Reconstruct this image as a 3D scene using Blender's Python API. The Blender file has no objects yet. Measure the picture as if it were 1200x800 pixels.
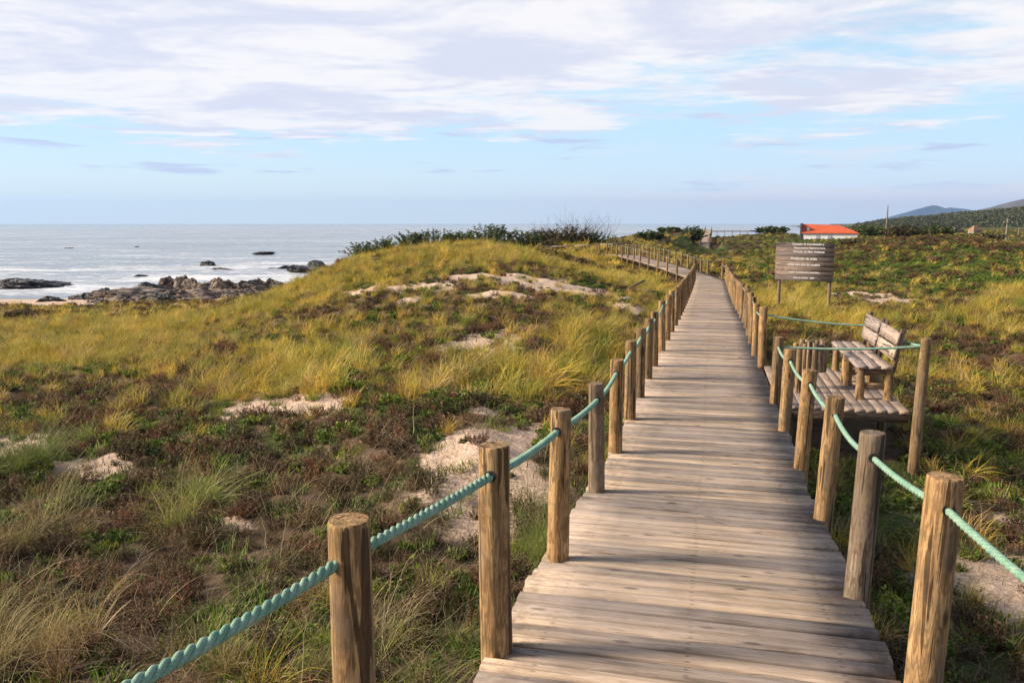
import bpy, bmesh, math, random
import numpy as np
from mathutils import Vector, Matrix

random.seed(7); RNG = np.random.default_rng(11)
scn = bpy.context.scene
COL = scn.collection
F = 968.0; YH = 262.0; EYE = 7.0
TH = math.atan((400 - YH) / F)

# ------------------------------------------------------------------ camera
cam = bpy.data.cameras.new("camera"); camo = bpy.data.objects.new("camera", cam); COL.objects.link(camo)
cam.sensor_width = 36; cam.lens = 36 * F / 1200; cam.clip_start = 0.05; cam.clip_end = 60000
camo.location = (0, 0, EYE); camo.rotation_euler = (math.pi / 2 - TH, 0, 0)
camo.rotation_mode = 'XYZ'
scn.camera = camo

# ------------------------------------------------------------------ light
SUN_EL, SUN_AZ = math.radians(27), math.radians(-90)      # azimuth from +Y, clockwise
sd = bpy.data.lights.new("sun", 'SUN'); sun = bpy.data.objects.new("sun", sd); COL.objects.link(sun)
sd.energy = 5.0; sd.angle = math.radians(13.0); sd.color = (1.0, 0.86, 0.68)
dv = Vector((math.sin(SUN_AZ) * math.cos(SUN_EL), math.cos(SUN_AZ) * math.cos(SUN_EL), math.sin(SUN_EL)))
sun.rotation_euler = dv.to_track_quat('Z', 'Y').to_euler()
scn.view_settings.view_transform = 'Standard'; scn.view_settings.look = 'None'
scn.view_settings.exposure = 0.74; scn.view_settings.gamma = 1
scn.view_settings.use_curve_mapping = False
scn.render.engine = 'CYCLES'
scn.cycles.max_bounces = 6; scn.cycles.diffuse_bounces = 2; scn.cycles.glossy_bounces = 2
scn.cycles.transmission_bounces = 2; scn.cycles.volume_bounces = 0; scn.cycles.transparent_max_bounces = 4
scn.cycles.caustics_reflective = False; scn.cycles.caustics_refractive = False
scn.cycles.use_denoising = True

class NT:
    """small helper to wire shader nodes"""
    def __init__(s, tree): s.t = tree; s.n = tree.nodes; s.l = tree.links
    def new(s, typ, **kw):
        n = s.n.new(typ)
        for k, v in kw.items(): setattr(n, k, v)
        return n
    def put(s, sock, v):
        if isinstance(v, bpy.types.NodeSocket): s.l.new(v, sock)
        elif isinstance(v, (tuple, list)) and len(v) == 3 and sock.type == 'RGBA': sock.default_value = (*v, 1)
        else: sock.default_value = v
    def math(s, op, a, b=0.0, c=None, clamp=False):
        n = s.new('ShaderNodeMath', operation=op); n.use_clamp = clamp
        s.put(n.inputs[0], a); s.put(n.inputs[1], b)
        if c is not None: s.put(n.inputs[2], c)
        return n.outputs[0]
    def vmath(s, op, a, b=(0, 0, 0)):
        n = s.new('ShaderNodeVectorMath', operation=op); s.put(n.inputs[0], a)
        if op == 'SCALE': s.put(n.inputs['Scale'], b)
        else: s.put(n.inputs[1], b)
        return n.outputs[0]
    def mix(s, f, a, b, mode='MIX'):
        n = s.new('ShaderNodeMix', data_type='RGBA', blend_type=mode)
        s.put(n.inputs[0], f); s.put(n.inputs[6], a); s.put(n.inputs[7], b); return n.outputs[2]
    def noise(s, vec, scale, detail=3, rough=0.55, dist=0.0):
        n = s.new('ShaderNodeTexNoise'); s.put(n.inputs['Vector'], vec)
        n.inputs['Scale'].default_value = scale; n.inputs['Detail'].default_value = detail
        n.inputs['Roughness'].default_value = rough; n.inputs['Distortion'].default_value = dist
        return n.outputs[0]
    def ramp(s, v, lo, hi, a=0.0, b=1.0):
        n = s.new('ShaderNodeMapRange', interpolation_type='SMOOTHSTEP'); s.put(n.inputs[0], v)
        n.inputs[1].default_value = lo; n.inputs[2].default_value = hi
        n.inputs[3].default_value = a; n.inputs[4].default_value = b; return n.outputs[0]

world = bpy.data.worlds.new("World"); scn.world = world; world.use_nodes = True
def build_world():
    w = NT(world.node_tree); w.n.clear()
    out = w.new('ShaderNodeOutputWorld'); bg = w.new('ShaderNodeBackground')
    sky = w.new('ShaderNodeTexSky', sky_type='NISHITA'); sky.sun_disc = False
    sky.sun_elevation = SUN_EL; sky.sun_rotation = SUN_AZ; sky.air_density = 1.0; sky.dust_density = 0.6; sky.ozone_density = 2.2
    tc = w.new('ShaderNodeTexCoord'); sep = w.new('ShaderNodeSeparateXYZ'); w.l.new(tc.outputs['Generated'], sep.inputs[0])
    x, y, z = sep.outputs
    zc = w.math('MAXIMUM', z, 0.004)
    # high cloud layer: intersect the view ray with a (curved) plane overhead
    den = w.math('ADD', zc, 0.035)
    px = w.math('DIVIDE', x, den); py = w.math('DIVIDE', y, den)
    cmb = w.new('ShaderNodeCombineXYZ'); w.put(cmb.inputs[0], px); w.put(cmb.inputs[1], py)
    P = cmb.outputs[0]
    big = w.noise(w.vmath('MULTIPLY', P, (0.62, 0.42, 1)), 1.0, 3, 0.5, 0.3)
    med = w.noise(w.vmath('MULTIPLY', P, (1.6, 2.3, 1)), 1.0, 8, 0.62, 0.5)
    fin = w.noise(w.vmath('MULTIPLY', P, (7.0, 9.0, 1)), 1.0, 6, 0.65)
    # coverage grows with elevation, more on the west (left) side
    az = w.math('DIVIDE', x, w.math('MAXIMUM', y, 0.05))
    cov = w.ramp(w.math('ADD', z, w.math('MULTIPLY', w.math('SUBTRACT', med, 0.5), 0.05)), 0.055, 0.135)
    cov = w.math('ADD', w.math('MULTIPLY', cov, 0.39), w.math('MULTIPLY', w.ramp(az, -0.5, 0.35), -0.155))
    cov = w.math('ADD', cov, w.math('SUBTRACT', w.math('MULTIPLY', w.ramp(z, 0.13, 0.22), 0.16), w.math('MULTIPLY', w.ramp(z, 0.30, 0.5), 0.34)))
    v = w.math('ADD', w.math('MULTIPLY', big, 0.95), w.math('MULTIPLY', med, 0.42))
    v = w.math('ADD', v, w.math('MULTIPLY', fin, 0.12))
    v = w.math('ADD', v, cov)
    m = w.ramp(v, 0.87, 1.05)
    # thin lenticular wisps low in the sky
    wis = w.noise(w.vmath('MULTIPLY', tc.outputs['Generated'], (7, 7, 75)), 1.0, 4, 0.55, 0.2)
    wm = w.math('MULTIPLY', w.ramp(wis, 0.57, 0.68), w.math('MULTIPLY', w.ramp(z, 0.03, 0.05), 0.8))
    # flat bank along the horizon, to the right
    bank = w.noise(w.vmath('MULTIPLY', tc.outputs['Generated'], (5, 5, 40)), 1.0, 5, 0.6)
    bv = w.math('ADD', bank, w.math('MULTIPLY', w.ramp(w.math('ABSOLUTE', w.math('SUBTRACT', z, 0.030)), 0.0, 0.020, 1, 0), 0.30))
    bm = w.math('MULTIPLY', w.ramp(bv, 0.55, 0.72), w.math('MULTIPLY', w.ramp(az, -0.1, 0.3), 0.6))
    blue = w.mix(1.0, sky.outputs[0], (0.088, 0.100, 0.108), 'MULTIPLY')
    hor = w.mix(w.ramp(az, -0.4, 0.4), (0.80, 0.89, 0.85), (0.76, 0.85, 0.93))
    midc = (0.54, 0.77, 0.93)
    lowc = w.mix(w.ramp(z, 0.005, 0.12), hor, midc)
    base = w.mix(w.ramp(z, 0.10, 0.45, 0.9, 0.0), blue, lowc)
    lit = w.noise(w.vmath('MULTIPLY', P, (0.9, 1.25, 1)), 1.0, 6, 0.58, 0.6)
    cloudc = w.mix(w.ramp(w.math('ADD', lit, w.math('MULTIPLY', w.math('SUBTRACT', fin, 0.5), 0.22)), 0.38, 0.60), (0.64, 0.655, 0.77), (0.86, 0.83, 0.83))
    c = w.mix(w.math('MULTIPLY', wm, 1.0), base, (0.50, 0.55, 0.76))
    c = w.mix(bm, c, (0.80, 0.76, 0.80))
    c = w.mix(w.math('MULTIPLY', m, 0.93), c, cloudc)
    c = w.mix(w.ramp(z, -0.02, 0.0), (0.18, 0.2, 0.22), c)
    w.put(bg.inputs[0], c); bg.inputs[1].default_value = 0.73
    w.l.new(bg.outputs[0], out.inputs[0])
build_world()

# ------------------------------------------------------------------ helpers
def tag(o, label=None, cat=None, group=None, kind=None):
    if label: o['label'] = label
    if cat: o['category'] = cat
    if group: o['group'] = group
    if kind: o['kind'] = kind
    return o
def empty(name, loc, rz=0.0):
    o = bpy.data.objects.new(name, None); COL.objects.link(o); o.location = loc; o.rotation_euler = (0, 0, rz)
    o.empty_display_size = 0.1; return o
def link(name, me, m, parent=None):
    if m is not None and not me.materials: me.materials.append(m)
    o = bpy.data.objects.new(name, me); COL.objects.link(o); o.parent = parent; return o
def np_mesh(name, V, Q, attrs=None, smooth=False):
    V = np.asarray(V, np.float32); Q = np.asarray(Q, np.int32)
    me = bpy.data.meshes.new(name)
    me.vertices.add(len(V)); me.vertices.foreach_set('co', V.ravel())
    k = Q.shape[1]
    me.loops.add(Q.size); me.loops.foreach_set('vertex_index', Q.ravel())
    me.polygons.add(len(Q)); me.polygons.foreach_set('loop_start', np.arange(0, Q.size, k, dtype=np.int32))
    if smooth: me.polygons.foreach_set('use_smooth', np.ones(len(Q), bool))
    for nm, a in (attrs or {}).items():
        a = np.asarray(a, np.float32)
        if a.ndim == 1: at = me.attributes.new(nm, 'FLOAT', 'POINT'); at.data.foreach_set('value', a)
        else: at = me.attributes.new(nm, 'FLOAT_VECTOR', 'POINT'); at.data.foreach_set('vector', a.ravel())
    me.update(calc_edges=True); return me
def bm_mesh(name, bm, smooth=False):
    me = bpy.data.meshes.new(name); bm.to_mesh(me); bm.free()
    if smooth:
        for p in me.polygons: p.use_smooth = True
    return me

# numpy gradient noise
_perm = np.random.default_rng(5).permutation(256)
_g = np.random.default_rng(6).uniform(0, 2 * math.pi, 256)
def perlin(x, y):
    x = np.asarray(x, float); y = np.asarray(y, float)
    xi = np.floor(x).astype(int); yi = np.floor(y).astype(int); xf = x - xi; yf = y - yi
    def gr(ix, iy, dx, dy):
        a = _g[_perm[(_perm[ix & 255] + iy) & 255]]; return np.cos(a) * dx + np.sin(a) * dy
    u = xf ** 3 * (xf * (xf * 6 - 15) + 10); v = yf ** 3 * (yf * (yf * 6 - 15) + 10)
    a = gr(xi, yi, xf, yf) * (1 - u) + gr(xi + 1, yi, xf - 1, yf) * u
    b = gr(xi, yi + 1, xf, yf - 1) * (1 - u) + gr(xi + 1, yi + 1, xf - 1, yf - 1) * u
    return (a * (1 - v) + b * v) * 1.5
def fbm(x, y, o=4, g=0.5):
    s = 0; a = 1.0; t = 0
    for i in range(o): s = s + a * perlin(x * 2 ** i + 17.3 * i, y * 2 ** i - 9.1 * i); t += a; a *= g
    return s / t
def sstep(x, a, b):
    t = np.clip((np.asarray(x, float) - a) / (b - a), 0, 1); return t * t * (3 - 2 * t)

# a pixel of the (1200x800) photograph at forward distance Y -> point in the world
def ang(py): return TH + math.atan((py - 400) / F)
def at(px, py, Y):
    d = Y * math.tan(ang(py)); zc = Y * math.cos(TH) + d * math.sin(TH)
    return ((px - 600) / F * zc, Y, EYE - d)

# ------------------------------------------------------------------ the boardwalk's line (x, y, drop below the eye)
PATH = np.array([(-1.75, -7, 1.62), (-0.77, -3, 1.64), (-0.05, 0, 1.68), (0.665, 2.94, 1.73), (0.855, 3.73, 1.765), (0.985, 4.27, 1.81), (1.225, 5.25, 1.89),
    (1.375, 5.86, 1.955), (1.705, 7.14, 2.0), (2.045, 8.56, 2.04), (2.335, 9.78, 2.07), (2.675, 11.2, 2.10), (2.94, 12.3, 2.12), (3.53, 14.7, 2.14),
    (4.63, 19.1, 2.25), (6.37, 26.5, 2.55), (8.1, 33.7, 2.72), (9.93, 41.4, 2.82), (9.85, 44.0, 2.75), (9.3, 47.5, 2.52), (8.7, 51, 2.33), (8.1, 57, 2.2), (7.6, 62, 2.27)])
PATH2 = np.array([(8.3, 62.8, 2.3), (6, 63.4, 2.5), (3, 63.6, 2.6), (0, 63.8, 2.65), (-4, 64.4, 2.9)])
PATH3 = np.array([(*at(px, py, Y)[:2], EYE - at(px, py, Y)[2]) for px, py, Y in ((825.5, 290.5, 140), (826.5, 283, 160), (829, 275, 185), (830.5, 268.8, 212))])
def path_dist(x, y, path):
    best = np.full(np.shape(x), 1e9); bz = np.zeros(np.shape(x)); side = np.zeros(np.shape(x))
    for a, b in zip(path[:-1], path[1:]):
        d = b[:2] - a[:2]; L = (d ** 2).sum()
        t = np.clip(((x - a[0]) * d[0] + (y - a[1]) * d[1]) / L, 0, 1)
        cx = a[0] + t * d[0]; cy = a[1] + t * d[1]; q = np.hypot(x - cx, y - cy)
        m = q < best
        best = np.where(m, q, best); bz = np.where(m, EYE - (a[2] + t * (b[2] - a[2])), bz)
        side = np.where(m, np.sign((x - cx) * d[1] - (y - cy) * d[0]), side)
    return best, bz, side
# platform frame: a along the walk, t to the right
C0 = np.array((2.335, 9.78)); DD = np.array((0.2325, 0.9726)); RR = np.array((0.9726, -0.2325)); PLZ = EYE - 2.085
def plat(a, t, z=0.0): p = C0 + a * DD + t * RR; return (p[0], p[1], PLZ + z)

# ------------------------------------------------------------------ terrain
CP = []
def cp(px, py, Y): CP.append(at(px, py, Y))
def cw(x, y, z): CP.append((x, y, z))
for a in [(0, 800, 3.9), (200, 800, 3.85), (420, 800, 3.7), (0, 650, 6.1), (250, 650, 6.0), (450, 650, 5.7), (590, 700, 4.9), (0, 550, 8.6), (200, 550, 8.4), (400, 560, 7.6), (560, 585, 6.9),
          (0, 490, 11.8), (150, 480, 12.0), (330, 478, 11.2), (480, 505, 8.1), (560, 503, 7.6), (640, 575, 6.8), (635, 518, 7.6), (600, 480, 9.6), (0, 440, 16), (150, 430, 17), (300, 430, 15), (450, 440, 12.5), (560, 440, 11.5), (660, 450, 10.6),
          (0, 400, 24), (150, 390, 26), (260, 380, 27), (400, 400, 16.5), (520, 400, 14.5), (640, 400, 14), (720, 400, 14.2), (0, 372, 37), (150, 366, 40), (280, 362, 38), (0, 359, 50), (200, 357, 52), (310, 352, 48),
          (360, 350, 27), (480, 350, 22), (600, 355, 20.5), (700, 360, 21), (770, 370, 19.5), (340, 330, 36), (420, 325, 30), (540, 325, 25.5), (640, 330, 26), (740, 342, 27.5),
          (400, 302, 41), (460, 295, 38), (520, 285.5, 40), (580, 284, 42), (620, 284, 50), (660, 283.5, 68), (700, 285, 68), (560, 300, 32), (640, 305, 35), (700, 318, 34), (760, 336, 36), (785, 340, 34), (785, 334, 41),
          (640, 301, 58), (700, 308, 54), (740, 325, 43), (620, 297, 56),
          # right-hand side
          (1060, 800, 4.1), (1200, 800, 4.1), (1080, 700, 5.3), (1200, 700, 5.4), (1060, 620, 6.9), (1200, 620, 7.1), (1080, 540, 9.2), (1200, 520, 10.6), (1100, 480, 12), (1200, 450, 14), (980, 520, 9.7), (940, 480, 12),
          (1000, 420, 14.5), (1100, 420, 16), (1200, 400, 18), (900, 400, 16.5), (920, 370, 22), (1000, 375, 22), (1100, 370, 23), (1200, 360, 25), (880, 345, 30), (970, 345, 31), (1060, 345, 31), (1200, 335, 32),
          (880, 322, 43), (960, 322, 43), (1060, 320, 44), (1200, 312, 45), (860, 305, 62), (930, 300, 62), (1030, 300, 60), (1130, 295, 60), (1200, 292, 62), (1040, 277, 78), (1100, 274.5, 80), (1160, 279, 80), (1010, 282, 76), (1230, 290, 80),
          (970, 293, 90), (900, 290, 100), (860, 293, 100), (826, 302, 130), (800, 307, 66), (820, 312, 88), (826, 307, 108), (770, 294, 95), (740, 281, 115), (770, 273, 135), (800, 270, 150), (720, 280, 100),
          (848, 279, 178), (870, 276, 200), (815, 280, 165), (940, 289, 150), (1000, 285.5, 150), (900, 273, 215), (960, 284, 240), (1000, 271, 250), (1100, 278, 170), (1200, 284, 170), (1040, 268, 260), (1200, 272, 300), (1100, 270, 330)]: cp(*a)
for a in [(-60, 66, 0.9), (-40, 64, 1.1), (-25, 66, 1.3), (-17, 66, 1.6), (-60, 76, 0.25), (-36, 76, 0.4), (-24, 78, 0.6), (-13, 72, 1.7), (-9, 62, 3.6), (-3, 72, 2.6), (-60, 95, -2), (-35, 95, -2.0), (-25, 110, -2), (-12, 95, 0.3), (-14, 120, -1.2),
          (-4, 120, 1), (4, 100, 2.6), (8, 78, 3.2), (0, 80, 2.9), (8, 150, 1.5), (0, 170, -1.0), (18, 220, 1.5), (8, 240, -2.0), (70, 290, -1.5), (50, 260, 0), (100, 380, -3.0), (15, 330, -2.5), (-60, 200, -3), (-100, 120, -3), (-30, 300, -3), (0, 420, -3),
          (190, 600, -3), (20, 560, -3), (260, 500, 4), (300, 900, -3), (50, 900, -3), (500, 1000, 5), (800, 1200, 6), (450, 1500, -3), (60, 1500, -3), (120, 80, 4), (160, 160, 4.5), (-90, 50, 1.5), (-90, 80, -1), (180, 400, 4),
          (-2.2, 2, 4.75), (-4, 0.5, 4.7), (2.8, 2, 4.7), (5, 0, 4.6), (0, -3, 4.9), (-6, -6, 4.6), (6, -6, 4.6), (0, -12, 5), (-30, -30, 4), (30, -30, 5), (-40, 0, 2.5), (40, 0, 4.6), (-16, 10, 4.0), (-30, 25, 3.0), (20, 10, 4.4), (-60, 20, 1.5)]: cw(*a)
CP = np.array(CP)
def feat(x, y):
    r = np.hypot(x, y); th = np.arctan2(x, np.abs(y) * np.where(y < 0, 0.6, 1.0) + 1.2)
    return np.stack([th * 2.0 + np.where(y < 0, np.sign(x) * 0.6, 0), np.log(r + 1.5) + 0 * x, np.where(y < 0, -0.08 * np.minimum(-y, 14), 0.0)], -1)
def tps(A, B):
    d2 = ((A[:, None, :] - B[None, :, :]) ** 2).sum(-1); return np.sqrt(d2 + 1e-4)
_F = feat(CP[:, 0], CP[:, 1]); n_ = len(CP)
_A = np.zeros((n_ + 4, n_ + 4)); _A[:n_, :n_] = tps(_F, _F) - np.eye(n_) * 0.01; _A[:n_, n_] = 1; _A[:n_, n_ + 1:] = _F; _A[n_:, :n_] = _A[:n_, n_:].T
_A[n_:, n_:] -= np.eye(4) * 1e-9
_W = np.linalg.lstsq(_A, np.concatenate([CP[:, 2], np.zeros(4)]), rcond=None)[0]
def H0(x, y):
    x = np.asarray(x, float); y = np.asarray(y, float); shp = x.shape; X = x.ravel(); Y = y.ravel(); out = np.empty(len(X))
    for i in range(0, len(X), 20000):
        f = feat(X[i:i + 20000], Y[i:i + 20000]); out[i:i + 20000] = tps(f, _F) @ _W[:n_] + _W[n_] + f @ _W[n_ + 1:]
    return out.reshape(shp)
def H(x, y):
    x = np.asarray(x, float); y = np.asarray(y, float); r = np.hypot(x, y)
    z = H0(x, y); veg = sstep(z, 0.4, 2.2)
    z = z - veg * (0.10 + 0.14 * sstep(r, 9, 30)) + veg * (fbm(x * 0.9, y * 0.9, 4) * 0.16 + fbm(x * 0.22 + 5, y * 0.22, 3) * 0.26 * sstep(r, 10, 28) + fbm(x * 0.06, y * 0.06, 3) * 0.7 * sstep(r, 60, 140)) + (1 - veg) * fbm(x * 0.5, y * 0.5, 3) * 0.1
    far = sstep(r, 1500, 2600); z = z * (1 - far) + np.where(x > 0.38 * y, 3.0, -5.0) * far
    for p, wd, dep in ((PATH, 1.0, 0.20), (PATH2, 0.9, 0.25), (PATH3, 2.0, 0.5)):
        d, bz, s = path_dist(x, y, p)
        k = 1 - sstep(d, wd, wd + 1.3)
        dd = np.where((s > 0) & (p is PATH), dep + 0.34 * (1 - sstep(y, 14, 22)), dep + 0.12 * (1 - sstep(y, 14, 22)))
        z = np.where(k > 0, z * (1 - k) + np.minimum(z, bz - dd) * k, z)
    a = (x - C0[0]) * DD[0] + (y - C0[1]) * DD[1]; t = (x - C0[0]) * RR[0] + (y - C0[1]) * RR[1]
    k = (1 - sstep(np.abs(a - 1.2), 1.5, 2.3)) * (1 - sstep(np.abs(t - 1.5), 0.8, 1.6))
    z = z * (1 - k) + np.minimum(z, PLZ - 0.5) * k
    return z
_T = np.exp(np.linspace(math.log(1.8), math.log(700), 900))
def hit(px, py):
    d = math.tan(ang(py)); kx = (px - 600) / F * (math.cos(TH) + d * math.sin(TH))
    X = kx * _T; Z = EYE - d * _T; h = H(X, _T); i = np.argmax(h >= Z)
    if h[i] < Z[i]: i = len(_T) - 1
    return float(X[i]), float(_T[i]), float(h[i])

def zone_patches():
    """kinds of ground cover by place; an ellipse per patch on the ground"""
    S = dict(sand=[(330, 480, 75, 13), (395, 476, 25, 8), (30, 527, 65, 18), (100, 552, 55, 12), (570, 402, 50, 14), (575, 545, 90, 50), (620, 530, 50, 40), (648, 552, 22, 24), (560, 512, 36, 12), (640, 332, 66, 8), (700, 345, 60, 6), (560, 325, 44, 4), (500, 335, 50, 5), (430, 340, 28, 4),
                   (600, 345, 70, 5), (285, 610, 24, 9), (480, 352, 20, 4), (1160, 675, 80, 34), (1100, 612, 60, 7), (1175, 720, 40, 12), (1050, 356, 40, 3), (1010, 342, 40, 1.5), (1120, 328, 40, 1.2), (1190, 610, 30, 8), (560, 480, 20, 5), (690, 420, 12, 6), (735, 360, 25, 6)],
             gold=[(150, 385, 200, 22), (340, 345, 90, 34), (470, 308, 120, 16), (600, 300, 90, 9), (600, 440, 125, 40), (330, 435, 150, 34), (100, 412, 150, 26), (740, 330, 60, 10), (680, 400, 50, 28), (920, 350, 60, 12), (1160, 375, 60, 24), (1185, 345, 40, 14), (1010, 385, 90, 16), (870, 325, 18, 14), (1110, 440, 110, 26), (690, 292, 60, 4), (540, 305, 60, 8), (950, 372, 50, 8)],
             dark=[(120, 468, 220, 26), (200, 575, 260, 62), (28, 372, 44, 12), (410, 362, 66, 8), (620, 375, 66, 12), (555, 365, 50, 8), (680, 312, 40, 5), (450, 520, 100, 30), (330, 630, 180, 46), (625, 640, 50, 50), (1130, 388, 80, 10), (930, 395, 60, 10), (1150, 480, 110, 22), (1060, 500, 60, 18), (1070, 282, 140, 8), (880, 290, 60, 3), (1000, 290, 80, 5), (640, 358, 70, 6), (700, 385, 20, 8), (120, 700, 150, 60)],
             green=[(25, 490, 40, 10), (230, 505, 90, 11), (460, 328, 80, 5), (250, 545, 70, 14), (5, 545, 28, 12), (310, 520, 70, 9), (445, 385, 32, 8), (700, 336, 40, 6), (930, 297, 90, 12), (900, 312, 60, 8), (1050, 318, 130, 18), (1150, 330, 90, 16), (1080, 300, 150, 10), (1180, 310, 80, 12), (950, 285, 80, 5), (1150, 540, 90, 26), (1050, 600, 60, 26), (1040, 700, 70, 50), (1170, 775, 80, 40), (1000, 305, 80, 6), (500, 470, 70, 8), (640, 600, 26, 26), (820, 300, 40, 6), (770, 345, 20, 8), (960, 430, 60, 12), (1080, 560, 60, 16)])
    out = []
    for k, L in S.items():
        for px, py, rx, ry in L:
            x, y, z = hit(px, py); _, y0, _ = hit(px, py + ry); _, y1, _ = hit(px, py - ry)
            out.append((k, x, y, max(rx * y / F, 0.12), max(min((y1 - y0) / 2, 0.22 * y + 0.3), 0.15), x / y))
    return out
ZP = zone_patches()
def zones(x, y):
    wx = x + fbm(x * 0.8 + 3, y * 0.8, 3) * np.minimum(0.5, 0.1 + np.hypot(x, y) * 0.02); wy = y + fbm(x * 0.8, y * 0.8 + 9, 3) * np.minimum(1.0, 0.1 + y * 0.03)
    Z = {k: np.zeros(np.shape(x)) for k in ('sand', 'gold', 'dark', 'green')}
    for k, cx, cy, rx, ry, sl in ZP:
        # the ellipse is measured along and across the line of hummocks
        ex = (wx - cx - (wy - cy) * sl) / rx; ey = (wy - cy) / ry
        q = np.exp(-(ex * ex + ey * ey) ** 1.3)
        Z[k] = np.maximum(Z[k], q)
    r = np.hypot(x, y)
    fg = (1 - sstep(y, 10, 13)); lf = 1 - sstep(x, 0.2, 1.0); hillg = sstep(y, 12, 15) * (1 - sstep(x / np.maximum(y, 1), 0.2, 0.26))
    rg = sstep(y, 30, 42) * sstep(x / np.maximum(y, 1), 0.22, 0.28); br = sstep(y, 9.5, 12) * (1 - sstep(y, 20, 24)) * sstep(x / np.maximum(y, 1), 0.3, 0.36)
    Z['gold'] = Z['gold'] * (1 - 0.6 * rg) * (1 - 0.35 * br)
    Z['gold'] = Z['gold'] * (1 - 0.75 * fg * (1 - sstep(y, 8.5, 10))) ; Z['gold'] = np.maximum(Z['gold'], 0.10 + 0.20 * hillg + 0.06 * (1 - lf) + 0.30 * fbm(x * 0.25, y * 0.25 + 40, 3))
    Z['dark'] = np.maximum(Z['dark'], 0.22 + 0.28 * fg * lf + 0.30 * br + 0.32 * fbm(x * 0.3 + 30, y * 0.3, 3))
    Z['green'] = np.maximum(Z['green'], 0.16 + 0.22 * fg * (1 - lf) + 0.42 * rg + 0.45 * fbm(x * 0.35 + 70, y * 0.35 + 20, 3))
    b1 = fbm(x * 0.75 + 91, y * 0.6 + 12, 3); b2 = fbm(x * 1.3 + 51, y * 1.1 + 77, 3)
    Z['gold'] = Z['gold'] * np.clip(1.0 - 1.25 * np.maximum(b1, 0), 0.2, 1); Z['dark'] = np.maximum(Z['dark'] * np.clip(1.0 - 0.9 * np.maximum(b2, 0), 0.3, 1), 0.95 * sstep(b1, 0.10, 0.34)); Z['green'] = np.maximum(Z['green'], 0.75 * sstep(b2, 0.18, 0.45))
    return Z

def terrain():
    aN = np.concatenate([np.linspace(-180, -50, 46)[:-1], np.linspace(-50, -36, 60)[:-1], np.linspace(-36, 36, 640)[:-1], np.linspace(36, 50, 60)[:-1], np.linspace(50, 180, 46)[:-1]])
    A = np.radians(aN); R = np.concatenate([[0.02], np.exp(np.linspace(math.log(0.8), math.log(420), 560)), np.exp(np.linspace(math.log(430), math.log(12000), 60))])
    rr, aa = np.meshgrid(R, A, indexing='ij'); X = rr * np.sin(aa); Y = rr * np.cos(aa)
    Z = H(X, Y); zn = zones(X, Y)
    nR, nA = X.shape
    i = np.arange(nR - 1)[:, None] * nA; j = np.arange(nA)[None, :]; j2 = (j + 1) % nA
    Q = np.stack([i + j, i + j2, i + nA + j2, i + nA + j], -1).reshape(-1, 4)[:, ::-1]
    sand = zn['sand']; beach = 1 - sstep(Z, 1.5, 2.3)
    me = np_mesh('terrain', np.stack([X, Y, Z], -1).reshape(-1, 3), Q, dict(sand=np.maximum(sand, beach).ravel(), green=zn['green'].ravel(), gold=zn['gold'].ravel(), dark=zn['dark'].ravel()), smooth=True)
    m = bpy.data.materials.new('dune_ground'); m.use_nodes = True; w = NT(m.node_tree); b = w.n['Principled BSDF']
    geo = w.new('ShaderNodeNewGeometry'); P = geo.outputs['Position']
    def att(nm): n = w.new('ShaderNodeAttribute'); n.attribute_name = nm; return n.outputs['Fac']
    n1 = w.noise(P, 2.2, 6, 0.65); n2 = w.noise(P, 28, 6, 0.7); n3 = w.noise(P, 0.35, 4)
    sandc = w.mix(w.ramp(n2, 0.35, 0.7), (0.50, 0.35, 0.25), (0.86, 0.66, 0.50))
    sandc = w.mix(w.ramp(w.noise(P, 9, 7, 0.78), 0.50, 0.70, 0, 0.7), sandc, (0.22, 0.15, 0.11))
    lit = w.mix(w.ramp(n2, 0.3, 0.7), (0.035, 0.024, 0.014), (0.16, 0.105, 0.06))
    lit = w.mix(w.math('MULTIPLY', w.ramp(n1, 0.4, 0.6), 0.5), lit, (0.22, 0.15, 0.10))
    gr = w.mix(w.ramp(n2, 0.35, 0.65), (0.035, 0.05, 0.012), (0.10, 0.12, 0.03))
    go = w.mix(w.ramp(n2, 0.35, 0.65), (0.12, 0.085, 0.03), (0.30, 0.21, 0.08))
    c = w.mix(w.ramp(w.math('ADD', att('gold'), w.math('MULTIPLY', w.math('SUBTRACT', n1, 0.5), 0.6)), 0.3, 0.7), lit, go)
    c = w.mix(w.ramp(w.math('ADD', att('green'), w.math('MULTIPLY', w.math('SUBTRACT', n1, 0.5), 0.6)), 0.3, 0.7), c, gr)
    c = w.mix(w.ramp(w.math('ADD', att('sand'), w.math('MULTIPLY', w.math('SUBTRACT', w.noise(P, 3.5, 7, 0.75), 0.5), 1.5)), 0.20, 0.62), c, sandc)
    w.put(b.inputs['Base Color'], c); b.inputs['Roughness'].default_value = 0.95; b.inputs['Specular IOR Level'].default_value = 0.1
    bp = w.new('ShaderNodeBump'); bp.inputs['Strength'].default_value = 1.0; bp.inputs['Distance'].default_value = 0.09
    w.put(bp.inputs['Height'], w.math('ADD', n1, w.math('MULTIPLY', n2, 0.35))); w.l.new(bp.outputs[0], b.inputs['Normal'])
    o = link('ground', me, m); o['kind'] = 'structure'; return o
terrain()

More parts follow.
